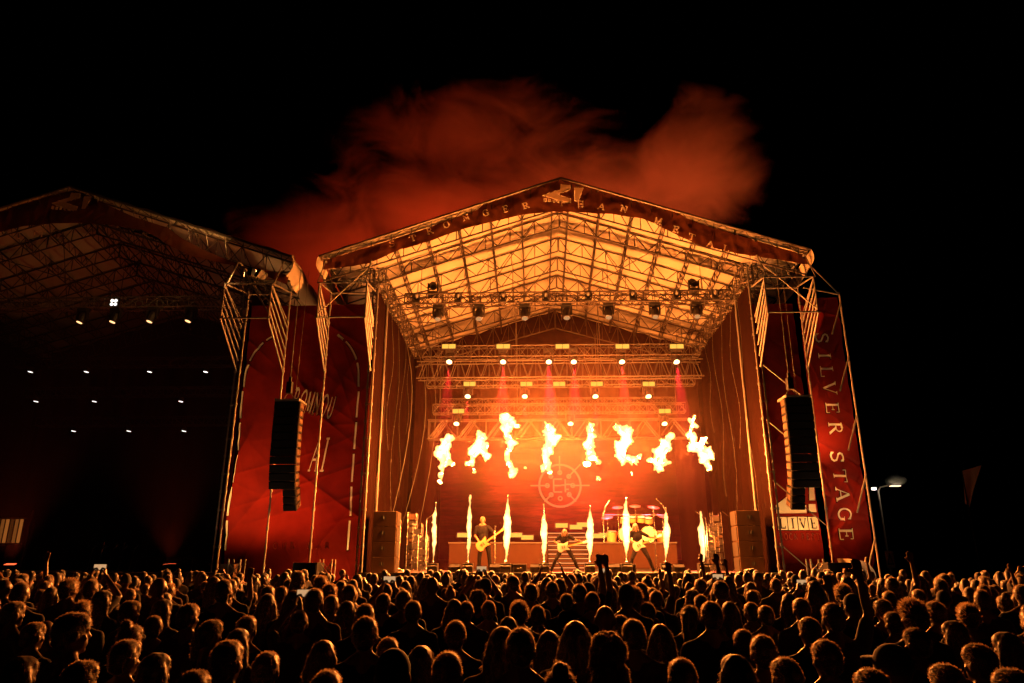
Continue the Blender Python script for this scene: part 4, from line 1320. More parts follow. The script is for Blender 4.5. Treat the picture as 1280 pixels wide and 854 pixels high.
def figure(arms, legs=None, lean=(0, 0, 0), head_rot=None, head_off=(0, 0, 0), grips=(False, False), palms=((0, 1, 0), (0, 1, 0))):
    """arms: ((shoulder, elbow, wrist, finger direction) left, right) -> body, shirt and trousers shapes"""
    lean = Vector(lean)
    body, shirt, tro = MB(), MB(), MB()
    torso(body, lean); torso(shirt, lean, 1.10, False)
    shirt.ball((0, 0, .99), (.172, .13, .12), 16, 8)
    ho = lean * 1.15 + Vector(head_off)
    body.limb([Vector((0, -.012, 1.42)) + lean, Vector((0, .004, 1.57)) + ho], [.06, .052], 12)
    for s in (-1, 1):
        body.limb([Vector((s * .13, -.01, 1.445)) + lean, Vector((s * .03, -.005, 1.52)) + lean], [.045, .04], 8)
        shirt.limb([Vector((s * .14, -.01, 1.44)) + lean, Vector((s * .06, -.005, 1.495)) + lean], [.052, .040], 8)
    head_shape(body, ho, head_rot)
    for (sh, el, wr, fd), gp, pn in zip(arms, grips, palms):
        sh, el, wr = Vector(sh) + lean, Vector(el), Vector(wr)
        body.limb([sh, sh.lerp(el, .4), el, el.lerp(wr, .35), wr], [.056, .048, .040, .040, .026], 10)
        hand(body, wr, fd, pn, gp)
        shirt.limb([sh, sh.lerp(el, .72)], [.066, .060], 10)
    legs = legs or [((-.09, 0, .92), (-.10, .01, .5), (-.11, -.02, .085), (0, 1, 0)), ((.09, 0, .92), (.10, .01, .5), (.11, -.02, .085), (0, 1, 0))]
    tro.ball((0, 0, .95), (.175, .132, .13), 16, 10)
    for hp, kn, an, toe in legs:
        hp, kn, an, toe = Vector(hp), Vector(kn), Vector(an), Vector(toe).normalized()
        body.limb([hp, hp.lerp(kn, .4), kn, kn.lerp(an, .35), an], [.085, .078, .056, .056, .036], 10)
        tro.limb([hp, hp.lerp(kn, .4), kn, kn.lerp(an, .35), an], [.098, .090, .068, .068, .058], 10)
        hl = an - Vector((0, 0, .045))
        body.limb([hl - toe * .03, hl + toe * .09, hl + toe * .17 - Vector((0, 0, .008))], [.04, .036, .026], 8)
    return body, shirt, tro


def hair_strands(me, seed, n, length, down=.5, wd=.0022, up=0.):
    r = random.Random(seed); mb = MB()
    vs = me.vertices; idx = [r.randrange(len(vs)) for _ in range(n)]
    for i in idx:
        p = vs[i].co.copy(); nn = vs[i].normal.copy()
        if nn.z < -.5:
            continue
        d = (nn * (1 - down) + Vector((0, 0, -1)) * down + Vector((r.uniform(-.5, .5), r.uniform(-.5, .5), r.uniform(-.3, .5) + up))).normalized()
        L = length * r.uniform(.5, 1.3); s = d.cross(nn + Vector((.01, .02, .03))).normalized() * wd
        q = p + d * L * .55; e = q + (d + Vector((0, 0, -.5 * down)) + nn * -.1).normalized() * L * .45
        p = p - nn * .004
        mb.add([p - s, p + s, q + s * .8, q - s * .8, e], [(0, 1, 2, 3), (3, 2, 4)])
    v0 = [tuple(v.co) for v in me.vertices]; f0 = [tuple(p.vertices) for p in me.polygons]
    o = MB(); o.add(v0, f0); o.add(mb.v, mb.f)
    res = o.mesh('hair', smooth=True)
    res.polygons.foreach_set('material_index', [0] * len(f0) + [1] * len(mb.f))
    return res


def make_hair(kind):
    mb = MB(); r = random.Random(hash(kind) % 1000 if False else len(kind) * 7)
    if kind != 'bald':
        mb.ball((0, -.022, 1.668), (.083, .098, .099), 18, 12)
        mb.ball((0, .015, 1.70), (.072, .085, .065), 14, 10)
        mb.ball((0, -.06, 1.615), (.068, .05, .06), 14, 10)
    ln, dn, n, up, wd = .013, .35, 1700, 0, .0013
    if kind == 'short':
        pass
    elif kind == 'spiky':
        ln, dn, n, up, wd = .026, .1, 1200, .4, .0022
    elif kind == 'long':
        mb.limb([(0, -.055, 1.62), (0, -.075, 1.50), (0, -.085, 1.38), (0, -.09, 1.26)], [.075, .072, .066, .045], 12)
        for s in (-1, 1):
            mb.limb([(s * .065, -.02, 1.66), (s * .085, -.025, 1.55), (s * .09, -.04, 1.42), (s * .075, -.06, 1.30)], [.035, .04, .042, .028], 10)
        ln, dn, n, up = .03, .6, 2000, -.1
    elif kind == 'curly':
        for _ in range(90):
            a, t = r.uniform(0, 2 * PI), r.uniform(-.5, 1)
            c = math.sqrt(max(0, 1 - t * t))
            p = Vector((c * math.cos(a) * .086, c * math.sin(a) * .096 - .03, 1.665 + t * .102))
            if p.y > .055 and p.z < 1.70:
                continue
            mb.ball(p, r.uniform(.020, .032), 8, 6)
        for _ in range(30):
            mb.ball((r.uniform(-.09, .09), r.uniform(-.1, -.04), r.uniform(1.50, 1.6)), r.uniform(.025, .04), 8, 6)
        ln, dn, n, up, wd = .016, .35, 2600, 0, .0014
    elif kind == 'bun':
        mb.ball((0, -.07, 1.765), (.045, .045, .042), 12, 8)
        ln, n = .016, 1300
    elif kind == 'ponytail':
        mb.limb([(0, -.10, 1.70), (0, -.15, 1.68), (0, -.165, 1.58), (0, -.155, 1.46), (0, -.14, 1.40)], [.028, .03, .034, .028, .012], 10)
        ln, n = .018, 1400
    me = remesh(mb, .011, 2, lambda c, nn: nn * .006 * noise.noise(c * 28), name='hair')
    return hair_strands(me, len(kind) * 3 + 1, n, ln, dn, wd, up)


def make_cap():
    mb = MB()
    mb.ball((0, -.012, 1.672), (.085, .104, .098), 18, 12)
    mb.ball((0, .09, 1.688), (.07, .085, .012), 14, 8)
    return remesh(mb, .009, 2, name='cap')


ARM = {
    'down': (((-.19, 0, 1.41), (-.255, -.02, 1.13), (-.25, .09, .89), (0, .2, -1)), ((.19, 0, 1.41), (.255, -.02, 1.13), (.25, .09, .89), (0, .2, -1))),
    'front': (((-.19, 0, 1.41), (-.26, .06, 1.14), (-.09, .26, 1.14), (1, .2, .1)), ((.19, 0, 1.41), (.26, .06, 1.14), (.09, .26, 1.18), (-1, .2, .1))),
    'phone': (((-.19, .01, 1.42), (-.27, .20, 1.56), (-.085, .26, 1.80), (.25, .1, 1)), ((.19, .01, 1.42), (.27, .20, 1.56), (.085, .26, 1.80), (-.25, .1, 1))),
    'raise': (((-.19, 0, 1.41), (-.255, -.02, 1.13), (-.25, .09, .89), (0, .2, -1)), ((.19, 0, 1.43), (.30, .04, 1.68), (.27, .05, 1.95), (-.05, .05, 1))),
    'clap': (((-.19, .01, 1.42), (-.32, .12, 1.62), (-.16, .16, 1.86), (.3, 0, 1)), ((.19, .01, 1.42), (.32, .12, 1.62), (.16, .16, 1.86), (-.3, 0, 1))),
}
BODY = {}
for kp, arms in ARM.items():
    b, sh, tr = figure(arms, grips=(kp == 'phone', kp in ('phone',)), palms=(((1, 0, 0), (-1, 0, 0)) if kp in ('phone', 'clap') else ((0, 1, 0), (0, 1, 0))), head_rot=Matrix.Rotation(.06, 3, 'X'))
    BODY[kp] = (remesh(b, .0105, 3, name='person'), remesh(sh, .015, 3, lambda c, nn: nn * .006 * noise.noise(c * 9), name='shirt'), remesh(tr, .018, 3, name='trousers'))
    BODY[kp][0].materials.append(M['skin'])
HAIR = {k: make_hair(k) for k in ('short', 'spiky', 'long', 'curly', 'bun', 'ponytail')}
HAIR['cap'] = make_cap()


def mvar(me, m):
    c = me.copy(); idx = [p.material_index for p in me.polygons]; c.materials.clear(); c.materials.append(M[m])
    if max(idx) > 0:
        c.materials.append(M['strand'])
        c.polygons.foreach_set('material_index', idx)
    return c


HM = {(k, m): mvar(HAIR[k], m) for k in HAIR for m in (('cap',) if k == 'cap' else ('hairdark', 'hairbrown', 'hairfair', 'hairred'))}
SM = {(k, m): mvar(BODY[k][1], m) for k in BODY for m in ('shirt', 'shirtb', 'shirtr', 'shirtw')}
TM = {k: mvar(BODY[k][2], 'jeans') for k in BODY}

people = []
rp = random.Random(21)


def person(x, y, h, hair='short', pose='down', hm='hairdark', sm='shirt', rz=0., wide=1.0):
    people.append(dict(x=x, y=y, h=h, hair=hair, pose=pose, hm=hm, sm=sm, rz=rz, wide=wide))


NEAR = [  # survey of the nearest heads: direction, apparent width, hair
    (95, 766, 40, 'short', 'front', -.9), (165, 751, 25, 'short', 'down', -.6), (205, 749, 26, 'long', 'down', -.5), (266, 775, 30, 'ponytail', 'down', -.5),
    (287, 801, 45, 'short', 'down', -.2), (105, 826, 36, 'short', 'down', -.5), (45, 778, 30, 'short', 'down', -.4), (197, 816, 32, 'long', 'down', -.4),
    (335, 815, 34, 'short', 'down', 0), (493, 811, 50, 'cap', 'down', 0), (527, 807, 34, 'long', 'down', -.2), (458, 771, 37, 'short', 'front', .1), (486, 797, 34, 'short', 'down', 0),
    (570, 776, 32, 'short', 'down', .1), (628, 783, 42, 'long', 'down', .1), (583, 752, 23, 'short', 'down', 0), (611, 751, 22, 'short', 'down', 0), (568, 749, 25, 'long', 'down', .3), (598, 738, 22, 'curly', 'down', 0),
    (457, 755, 28, 'short', 'front', .2), (434, 751, 26, 'long', 'down', .3), (415, 744, 22, 'short', 'down', 0), (437, 731, 20, 'short', 'down', .4), (394, 736, 26, 'short', 'down', .1), (368, 738, 25, 'long', 'down', 0),
    (335, 742, 24, 'long', 'down', .3), (375, 763, 27, 'short', 'phone', .3), (505, 738, 22, 'short', 'down', 0), (517, 751, 25, 'short', 'down', 0), (374, 714, 17, 'short', 'down', 0),
    (651, 785, 42, 'short', 'down', 0), (686, 788, 36, 'long', 'down', 0), (719, 776, 41, 'long', 'down', 0), (759, 792, 48, 'curly', 'down', 0), (791, 774, 34, 'short', 'down', 0), (825, 780, 34, 'long', 'down', 0),
    (851, 823, 40, 'short', 'down', .1), (918, 818, 50, 'long', 'down', .2), (888, 752, 30, 'short', 'down', 0), (928, 787, 31, 'short', 'down', 0), (952, 794, 38, 'short', 'down', -.2), (672, 757, 23, 'short', 'down', 0), (649, 752, 26, 'spiky', 'down', 0),
    (708, 742, 20, 'short', 'down', 0), (756, 757, 25, 'bald', 'down', 0), (809, 753, 23, 'short', 'down', 0), (775, 769, 28, 'short', 'down', 0), (862, 757, 25, 'ponytail', 'down', -.7), (911, 752, 24, 'long', 'down', 0),
    (938, 753, 22, 'short', 'down', 0), (956, 757, 23, 'short', 'down', 0), (740, 740, 21, 'short', 'down', 0), (792, 734, 23, 'spiky', 'down', 0), (980, 822, 44, 'short', 'down', .2), (1110, 805, 46, 'cap', 'down', .7),
    (1087, 836, 50, 'short', 'down', .2), (1139, 750, 33, 'spiky', 'down', .2), (1143, 785, 33, 'short', 'down', .5), (1115, 765, 25, 'short', 'down', .3), (1102, 749, 24, 'short', 'down', 0), (1167, 752, 24, 'short', 'down', .4), (1190, 776, 32, 'long', 'down', .5),
    (1039, 754, 30, 'short', 'raise', 0), (1220, 805, 40, 'short', 'down', .5), (1000, 748, 24, 'short', 'down', 0), (985, 742, 22, 'long', 'down', 0), (1064, 742, 24, 'cap', 'down', .2), (1255, 790, 36, 'long', 'down', .5),
    (724, 730, 20, 'short', 'raise', .2), (756, 727, 19, 'curly', 'phone', 0), (865, 738, 20, 'curly', 'down', 0), (1010, 772, 30, 'short', 'raise', .3), (480, 742, 22, 'short', 'phone', 0), (600, 725, 17, 'short', 'phone', 0), (690, 727, 18, 'short', 'clap', 0), (875, 724, 17, 'short', 'raise', .1),
    (20, 752, 26, 'short', 'front', -.6), (130, 738, 24, 'long', 'down', -.5), (238, 755, 28, 'short', 'down', -.3), (310, 770, 30, 'short', 'down', 0), (405, 800, 40, 'long', 'down', .1), (1180, 830, 46, 'short', 'down', .3), (560, 815, 46, 'short', 'down', 0), (30, 820, 44, 'long', 'down', -.4), (245, 838, 50, 'short', 'down', -.2), (1030, 800, 40, 'short', 'down', .2), (410, 838, 50, 'short', 'down', 0), (700, 836, 50, 'bun', 'down', 0), (160, 800, 40, 'short', 'down', -.3), (1262, 836, 50, 'short', 'down', .4),
]
HMIX = ['hairdark', 'hairdark', 'hairdark', 'hairbrown', 'hairbrown', 'hairfair', 'hairred']
SMIX = ['shirt', 'shirt', 'shirtb', 'shirtb', 'shirt', 'shirtr', 'shirtw']
for px, py, wd, hr, ps, rz in NEAR:
    d = {'short': .185, 'long': .20, 'curly': .215, 'spiky': .19, 'cap': .18, 'bald': .155}.get(hr, .18) * 955 / wd
    slope = (at(px, py, 1).z - 2.0)
    if slope < 0:
        lo, hi = (2 - 1.95) / -slope, (2 - 1.52) / -slope
        d = min(max(d, lo), hi)
    p = at(px, py, d)
    person(p.x, d, min(p.z, 1.95), hr, ps, rp.choice(HMIX), rp.choice(SMIX), -rz * .7)
xc = -1.05
y = 4.6
rows = 0
while y < 21.6:
    half = .74 * y + 1.2
    x = xc - half + rp.uniform(0, .7)
    while x < xc + half:
        px_, py_ = x + rp.uniform(-.16, .16), y + rp.uniform(-.22, .22)
        gap = .55 if y < 9 else .46
        if all((q['x'] - px_) ** 2 + (q['y'] - py_) ** 2 > gap * gap for q in people) and rp.random() < .9:
            hr = rp.choice(['short'] * 10 + ['long'] * 5 + ['curly', 'ponytail', 'bun', 'cap', 'cap', 'spiky', 'bald'])
            ps = rp.choice(['down'] * 24 + ['front'] * 8 + (['phone', 'raise'] if 9 < y < 19 else []))
            hgt = rp.uniform(1.56, 1.84) if y > 7 else rp.uniform(1.5, 1.66)
            turn = .5 * math.atan2(-px_, 25 - py_) * -1
            person(px_, py_, hgt, hr, ps, rp.choice(HMIX), rp.choice(SMIX), -turn * 0 + math.atan2(px_, 26 - py_) * .8 + rp.uniform(-.35, .35), rp.uniform(.94, 1.06))
        x += rp.uniform(.56, .80) * (1.0 if y > 8 else 1.15)
    y += .66
people.sort(key=lambda q: q['y'])
INDIV, REST = people[:300], people[300:]

MARK = [(0, 'left picture edge'), (55, 'leftmost white lamps'), (110, 'left stage lamp row'), (165, 'dark left stage middle'), (225, 'dark left stage right'), (290, 'arch banner outer edge'), (335, 'left arch flank'), (365, 'left line array'), (420, 'right arch flank'), (462, 'left inner post'),
        (485, 'left cabinet stack'), (515, 'left wing racks'), (543, 'first jet'), (586, 'second jet'), (610, 'tall guitarist'), (634, 'third jet'), (680, 'fourth jet'), (710, 'crouching guitarist'), (738, 'fifth jet'), (783, 'sixth jet'), (805, 'right guitarist'), (833, 'seventh jet'), (878, 'eighth jet'), (905, 'right wing racks'),
        (932, 'right cabinet stack'), (960, 'right inner post'), (1000, 'right line array'), (1055, 'silver stage lettering'), (1100, 'street lamp'), (1155, 'dark gap beside lamp'), (1212, 'small flag'), (1270, 'right picture edge')]
BAND = [(3.6, 'nearest row'), (4.6, 'second row'), (5.8, 'third row'), (7.2, 'near rows'), (9, 'near middle'), (11, 'middle rows'), (13.5, 'far middle'), (40, 'far rows')]
HW = {'short': 'short haired', 'spiky': 'spiky haired', 'long': 'long haired', 'curly': 'curly haired', 'bun': 'hair in a bun', 'ponytail': 'ponytailed', 'cap': 'capped', 'bald': 'bald'}
PW = {'down': '', 'front': ' hands joined', 'phone': ' holding both hands up', 'raise': ' one arm raised', 'clap': ' clapping overhead'}
CW = {'hairdark': 'dark', 'hairbrown': 'brown', 'hairfair': 'fair', 'hairred': 'reddish'}


def project_x(x, y, z):
    v = Vector((x, y, z)) - CAMP
    return 640 + FPX * v.dot(RT) / v.dot(FW)


groups = {}
for q in INDIV:
    px = project_x(q['x'], q['y'], q['h'])
    mk = min(MARK, key=lambda m_: abs(m_[0] - px))[1]
    bd = next(b for lim, b in BAND if q['y'] <= lim)
    look = HW[q['hair']] if q['hair'] in ('bald', 'cap') else (f'{CW[q["hm"]]} {HW[q["hair"]]}' if q['hair'] != 'bun' else f'{CW[q["hm"]]} bun wearing')
    q['key'] = (look, q['pose'], bd, mk); q['px'] = px
    groups.setdefault(q['key'], []).append(q)
for k, qs in groups.items():
    look, pose, bd, mk = k
    qs.sort(key=lambda q: q['px'])
    pos = [''] if len(qs) == 1 else (['left ', 'right '] if len(qs) == 2 else [f'{ORD[i]} ' for i in range(len(qs))])
    for q, w_ in zip(qs, pos):
        q['label'] = f'{w_}{look} person{PW[pose]}, {bd}, below {mk}'
for q in INDIV:
    o = bpy.data.objects.new('person', BODY[q['pose']][0]); COL.objects.link(o)
    s = q['h'] / (1.765 if q['hair'] != 'bald' else 1.75)
    o.location = (q['x'], q['y'], 0); o.rotation_euler = (0, 0, -q['rz']); o.scale = (s * q['wide'], s * q['wide'], s)
    tag(o, q['label'], 'person', 'concertgoers standing before the stage')
    if q['hair'] != 'bald':
        put('cap' if q['hair'] == 'cap' else 'hair', HM[(q['hair'], 'cap' if q['hair'] == 'cap' else q['hm'])], o)
    put('shirt', SM[(q['pose'], q['sm'])], o); put('trousers', TM[q['pose']], o)

# phones held up by some of the crowd
k = 0
for q in INDIV:
    if q['pose'] == 'phone' and k < 7:
        s = q['h'] / 1.765
        t = thing('phone', f'lit phone held up by {q["key"][0]} person, {q["key"][2]}, below {q["key"][3]}', 'phone', (q['x'], q['y'], 0), 'phones held over the crowd')
        t.rotation_euler = (0, 0, -q['rz']); t.scale = (s, s, s)
        t['label'] = ' '.join(t['label'].split()[:16])
        b = MB().box((0, .285, 1.91), (.15, .009, .075)); o = build(b, 'phone_case', 'black', None, bevel=.003); o.parent = t
        b = MB().box((0, .2795, 1.91), (.138, .002, .066)); o = build(b, 'screen', 'phoneglow', None); o.parent = t
        k += 1

# the farthest of the audience, too many and too small to single out
def low(me, target):
    o = bpy.data.objects.new('tmp', me); COL.objects.link(o)
    d = o.modifiers.new('d', 'DECIMATE'); d.ratio = min(1, target / max(1, len(me.polygons) * 2))
    dg = bpy.context.evaluated_depsgraph_get(); dg.update()
    r = bpy.data.meshes.new_from_object(o.evaluated_get(dg)); bpy.data.objects.remove(o)
    v = np.empty(len(r.vertices) * 3); r.vertices.foreach_get('co', v)
    return v.reshape(-1, 3), [tuple(p.vertices) for p in r.polygons]


LB = {k: low(BODY[k][0], 900) for k in BODY}; LS = {k: low(BODY[k][1], 350) for k in BODY}; LT = {k: low(BODY[k][2], 250) for k in BODY}
LH = {k: low(HAIR[k], 700) for k in HAIR}
V, F, MI = [], [], []; off = 0
for q in REST:
    s = q['h'] / 1.765; c, sn = math.cos(-q['rz']), math.sin(-q['rz'])
    bits = [(LB[q['pose']], 0), (LS[q['pose']], 1 + (q['x'] * 7 % 2 > 1)), (LT[q['pose']], 3)]
    if q['hair'] != 'bald':
        bits.append((LH[q['hair']], 4 + (q['hm'] != 'hairdark')))
    for (v, f), mi in bits:
        a = v * s
        V.append(np.stack([a[:, 0] * c - a[:, 1] * sn + q['x'], a[:, 0] * sn + a[:, 1] * c + q['y'], a[:, 2]], 1))
        F += [tuple(i + off for i in p) for p in f]; MI += [mi] * len(f); off += len(v)
me = bpy.data.meshes.new('crowd'); me.from_pydata(np.concatenate(V).tolist(), [], F)
for m in ('skin', 'shirt', 'shirtb', 'jeans', 'hairdark', 'hairbrown'):
    me.materials.append(M[m])
me.polygons.foreach_set('material_index', MI); me.polygons.foreach_set('use_smooth', [True] * len(F)); me.update()
o = bpy.data.objects.new('crowd', me); COL.objects.link(o); o['kind'] = 'stuff'; o['label'] = 'packed farther rows of the audience up to the stage front'

# ------------------------------------------------------------------ the band
def musician(loc, label, arms, legs, lean, head_rot, head_off, hair, hm='hairdark', sm='stageblack', grips=(True, True), sc=1.05):
    b, sh, tr = figure(arms, legs, lean, head_rot, head_off, grips)
    root = bpy.data.objects.new('person', remesh(b, .011, 3, name='person')); COL.objects.link(root)
    root.data.materials.append(M['skin']); root.location = loc; root.rotation_euler = (0, 0, PI); root.scale = (sc,) * 3
    tag(root, label, 'person', 'musicians on stage')
    m1 = remesh(sh, .015, 3, lambda c, nn: nn * .006 * noise.noise(c * 9), name='shirt'); m1.materials.append(M[sm]); put('shirt', m1, root)
    m2 = remesh(tr, .018, 3, name='trousers'); m2.materials.append(M['stageblack']); put('trousers', m2, root)
    if hair:
        h = put('hair' if hair != 'cap' else 'cap', HM[(hair, 'cap' if hair == 'cap' else hm)], root)
        R = (head_rot or Matrix.Identity(3)).to_4x4(); o_ = Vector((0, 0, 1.56)); ho = Vector(lean) * 1.15 + Vector(head_off)
        h.matrix_local = Matrix.Translation(ho + o_) @ R @ Matrix.Translation(-o_)
    return root


def guitar(loc, ang, label, m, scale=1.0, face=-1):
    """body centre at loc, neck rising at ang from +X, flat to the audience"""
    t = thing('electric_guitar', label, 'guitar', loc, 'guitars of the band')
    c, s = math.cos(ang), math.sin(ang); L = Vector(loc)
    def P(u, v, w_):
        return L + Vector(((u * c - v * s) * scale, w_, (u * s + v * c) * scale))
    out = [(-.24, .05), (-.20, .14), (-.10, .165), (.0, .12), (.08, .13), (.20, .16), (.17, .07), (.14, .03), (.14, -.04), (.20, -.15), (.08, -.12), (-.02, -.115), (-.12, -.165), (-.21, -.14), (-.245, -.05)]
    n = len(out)
    mb = MB().add([P(u, v, -.022) for u, v in out] + [P(u, v, .022) for u, v in out], [tuple(range(n))[::-1], tuple(range(n, 2 * n))] + [(i, (i + 1) % n, n + (i + 1) % n, n + i) for i in range(n)])
    build(mb, 'guitar_body', m, t, bevel=.006)
    nk = MB().add([P(u, v, w_) for u in (.12, .72) for v, w_ in ((-.026, -.03), (.026, -.03), (.022, .0), (-.022, .0))], [(0, 1, 2, 3), (7, 6, 5, 4), (0, 4, 5, 1), (1, 5, 6, 2), (2, 6, 7, 3), (3, 7, 4, 0)])
    build(nk, 'neck', 'wood', t)
    hd = MB().add([P(u, v, w_) for w_ in (-.03, -.01) for u, v in ((.71, -.028), (.90, -.045), (.93, .02), (.86, .055), (.71, .03))], [(0, 1, 2, 3, 4), (9, 8, 7, 6, 5)] + [(i, 5 + i, 5 + (i + 1) % 5, (i + 1) % 5) for i in range(5)])
    build(hd, 'headstock', m, t)
    for u in (.02, -.06):
        build(MB().add([P(u + du, v, -.034 + dw) for dw in (0, .012) for du, v in ((-.015, -.05), (.015, -.05), (.015, .05), (-.015, .05))], [(3, 2, 1, 0), (4, 5, 6, 7), (0, 1, 5, 4), (1, 2, 6, 5), (2, 3, 7, 6), (3, 0, 4, 7)]), 'pickup', 'black', t)
    return t


def mic_stand(x, y, h, label):
    t = thing('mic_stand', label, 'microphone stand', (x, y, DECK), 'microphone stands at the deck edge')
    build(MB().tube((x, y, DECK + .02), (x, y, DECK + h), .016), 'pole', 'chrome', t)
    build(MB().lathe([(.15, 0), (.15, .02), (.03, .04)], (x, y, DECK), (0, 0, 1), 16), 'base', 'steel', t)
    build(MB().tube((x, y, DECK + h), (x, y + .12, DECK + h + .12), .012).ball((x, y + .16, DECK + h + .15), .035), 'microphone', 'black', t)
    return t


# left: standing tall, head thrown back, bass held low
p = at(605, 709, 27.0); gx, gy = p.x, 27.0
legsA = [((-.10, 0, .92), (-.17, .05, .5), (-.2, 0, .085), (-.2, 1, 0)), ((.10, 0, .92), (.15, .05, .5), (.17, 0, .085), (.2, 1, 0))]
musician((gx, gy, DECK), 'tall guitarist standing with head tilted back between the second and third jets',
         (((-.19, 0, 1.41), (-.36, .16, 1.2), (-.36, .34, 1.02), (.3, .4, .2)), ((.19, 0, 1.41), (.31, -.02, 1.14), (.13, .22, .92), (-.6, .3, -.5))), legsA, (.06, -.05, 0), Matrix.Rotation(.30, 3, 'X'), (0, -.03, .0), 'short', 'hairfair', 'stageblack', sc=1.12)
guitar((gx - .02, gy - .28, DECK + .98), .62, 'dark long necked bass held by the tall guitarist', 'wood', 1.1)
mic_stand(gx + .42, 26.5, 1.45, 'slim microphone stand right of the tall guitarist')
# centre: crouched with legs far apart, head down
p = at(706, 709, 26.5); gx, gy = p.x, 26.3
legsB = [((-.12, 0, .84), (-.34, .14, .46), (-.50, .0, .085), (-.7, .7, 0)), ((.12, 0, .84), (.34, .14, .46), (.52, .0, .085), (.7, .7, 0))]
musician((gx, gy, DECK), 'crouching guitarist with legs wide apart and head down before the steps',
         (((-.19, 0, 1.38), (-.40, .12, 1.17), (-.52, .30, 1.1), (-.3, .5, .3)), ((.19, 0, 1.38), (.36, .05, 1.12), (.12, .34, .93), (-.6, .3, -.3))), legsB, (0, .16, -.10), Matrix.Rotation(-.75, 3, 'X'), (0, .10, -.08), 'long', 'hairred', 'stageblack', sc=.95)
guitar((gx - .04, gy - .38, DECK + .86), .22, 'white guitar held low by the crouching guitarist', 'white', .95)
# right: capped, legs wide, pale guitar
p = at(800, 709, 26.5); gx, gy = p.x, 26.4
legsC = [((-.11, 0, .86), (-.30, .10, .48), (-.46, .0, .085), (-.6, .8, 0)), ((.11, 0, .86), (.28, .12, .48), (.40, .0, .085), (.6, .8, 0))]
musician((gx, gy, DECK), 'black clad guitarist with a pale guitar braced wide legged below the drum kit',
         (((-.19, 0, 1.40), (-.38, .10, 1.2), (-.50, .30, 1.2), (-.3, .5, .3)), ((.19, 0, 1.40), (.36, .03, 1.13), (.14, .30, 1.0), (-.6, .3, -.3))), legsC, (.10, .10, -.05), Matrix.Rotation(-.35, 3, 'X'), (.02, .06, -.03), 'long', 'hairdark', 'stageblack', sc=1.0)
guitar((gx - .05, gy - .36, DECK + .92), .42, 'pale guitar held by the black clad guitarist', 'white', .95)
mic_stand(gx + .50, 26.0, 1.35, 'slim microphone stand right of the black clad guitarist')

# ------------------------------------------------------------------ the dark left stage's lamps and gear
OX = -19.05
LT = hung_truss('front_truss', 'glinting front lighting truss of the dark left stage', (OX - 6.2, 26.6, 12.02), (OX + 6.7, 26.6, 12.02), .45, .42, 30, m='steel')
for i, px in enumerate((103, 144, 190, 238)):
    p = at(px, 396, 26.5)
    t, h = moving_head((p.x, 26.5, 11.76), f'lamp under the dark left stage truss, {ORD[i]} from the left', 'lamps under the left stage truss', 'lens_amber', tilt=(-.15, .25), scale=1.1)
p = at(142, 378, 26.3); q4 = thing('blinder', 'four cell white lamp glowing on the dark left stage truss', 'stage light', p)
build(MB().box(p + Vector((0, .08, 0)), (.34, .12, .34)), 'housing', 'black', q4, bevel=.01)
for dx in (-.075, .075):
    for dz in (-.075, .075):
        build(MB().lathe([(.065, 0), (.065, .02), (.04, .03)], p + Vector((dx, .02, dz)), (0, -1, 0), 12), 'lamp_cell', 'lens_white' if dx else 'lens_white', q4)
for j, (z, pxs, py, Y) in enumerate(((0, (38, 108, 187, 257), 465, 31), (0, (45, 118, 226), 502, 32), (0, (92, 161, 230), 539, 33.2))):
    a = at(0, py - 3, Y)
    hung_truss('lighting_truss', f'dark lighting truss on the left stage, {["upper", "middle", "lower"][j]} of three with white lamps', (OX - 6.2, Y + .3, a.z + .35), (OX + 6.2, Y + .3, a.z + .35), .4, .4, 24, m='black')
    for i, px in enumerate(pxs):
        p = at(px, py, Y); t = thing('stage_lamp', f'small white lamp on the {["upper", "middle", "lower"][j]} truss of the dark left stage, {ORD[i]} from the left', 'stage light', p, 'small white lamps on the left stage')
        build(MB().lathe([(.04, .2), (.1, .16), (.12, .03), (.12, .012)], p, (.12, .05, 1), 12), 'housing', 'black', t)
        build(MB().lathe([(.10, .0), (.10, -.01), (.05, -.012)], p, (.12, .05, 1), 14), 'lens', 'lens_white', t)
for x, aim, pw in ((OX + 4.5, (OX + 3.0, 27.5, 12), 350), (OX - 1.5, (OX - 1.0, 24.6, 14), 420)):  # lamps added to tint the dark stage's roof red
    flood((x, 27.0, DECK + .3), aim, (1, .12, .035), pw, f'added dim red flood on the left stage deck, {"right" if x > OX else "left"} one of two', 80)
lh, lhv, n, l = vol_mat('left stage haze', (.9, .6, .5), .007, .1)
hz = MB(); hz.add([v + Vector((OX, 0, 0)) for v in HZV], [(0, 1, 2, 3, 4), (9, 8, 7, 6, 5)] + [(i, 5 + i, 5 + (i + 1) % 5, (i + 1) % 5) for i in range(5)])
build(hz, 'smoke', lh, kind='stuff')
for x, ax, az, pw in ((OX + 8.3, OX + 4.6, 14.35, 8000), (OX + 8.0, OX + 4.2, 12.0, 700)):  # lamps added to brighten the roof edge and the front truss
    flood((x, 23.0, 11.75), (ax, 24.1, az), (1, .40, .10), pw, f'small added amber flood on the left tower bracket lighting the {"roof edge" if pw > 6000 else "front truss"}', 34 if pw > 6000 else 60)
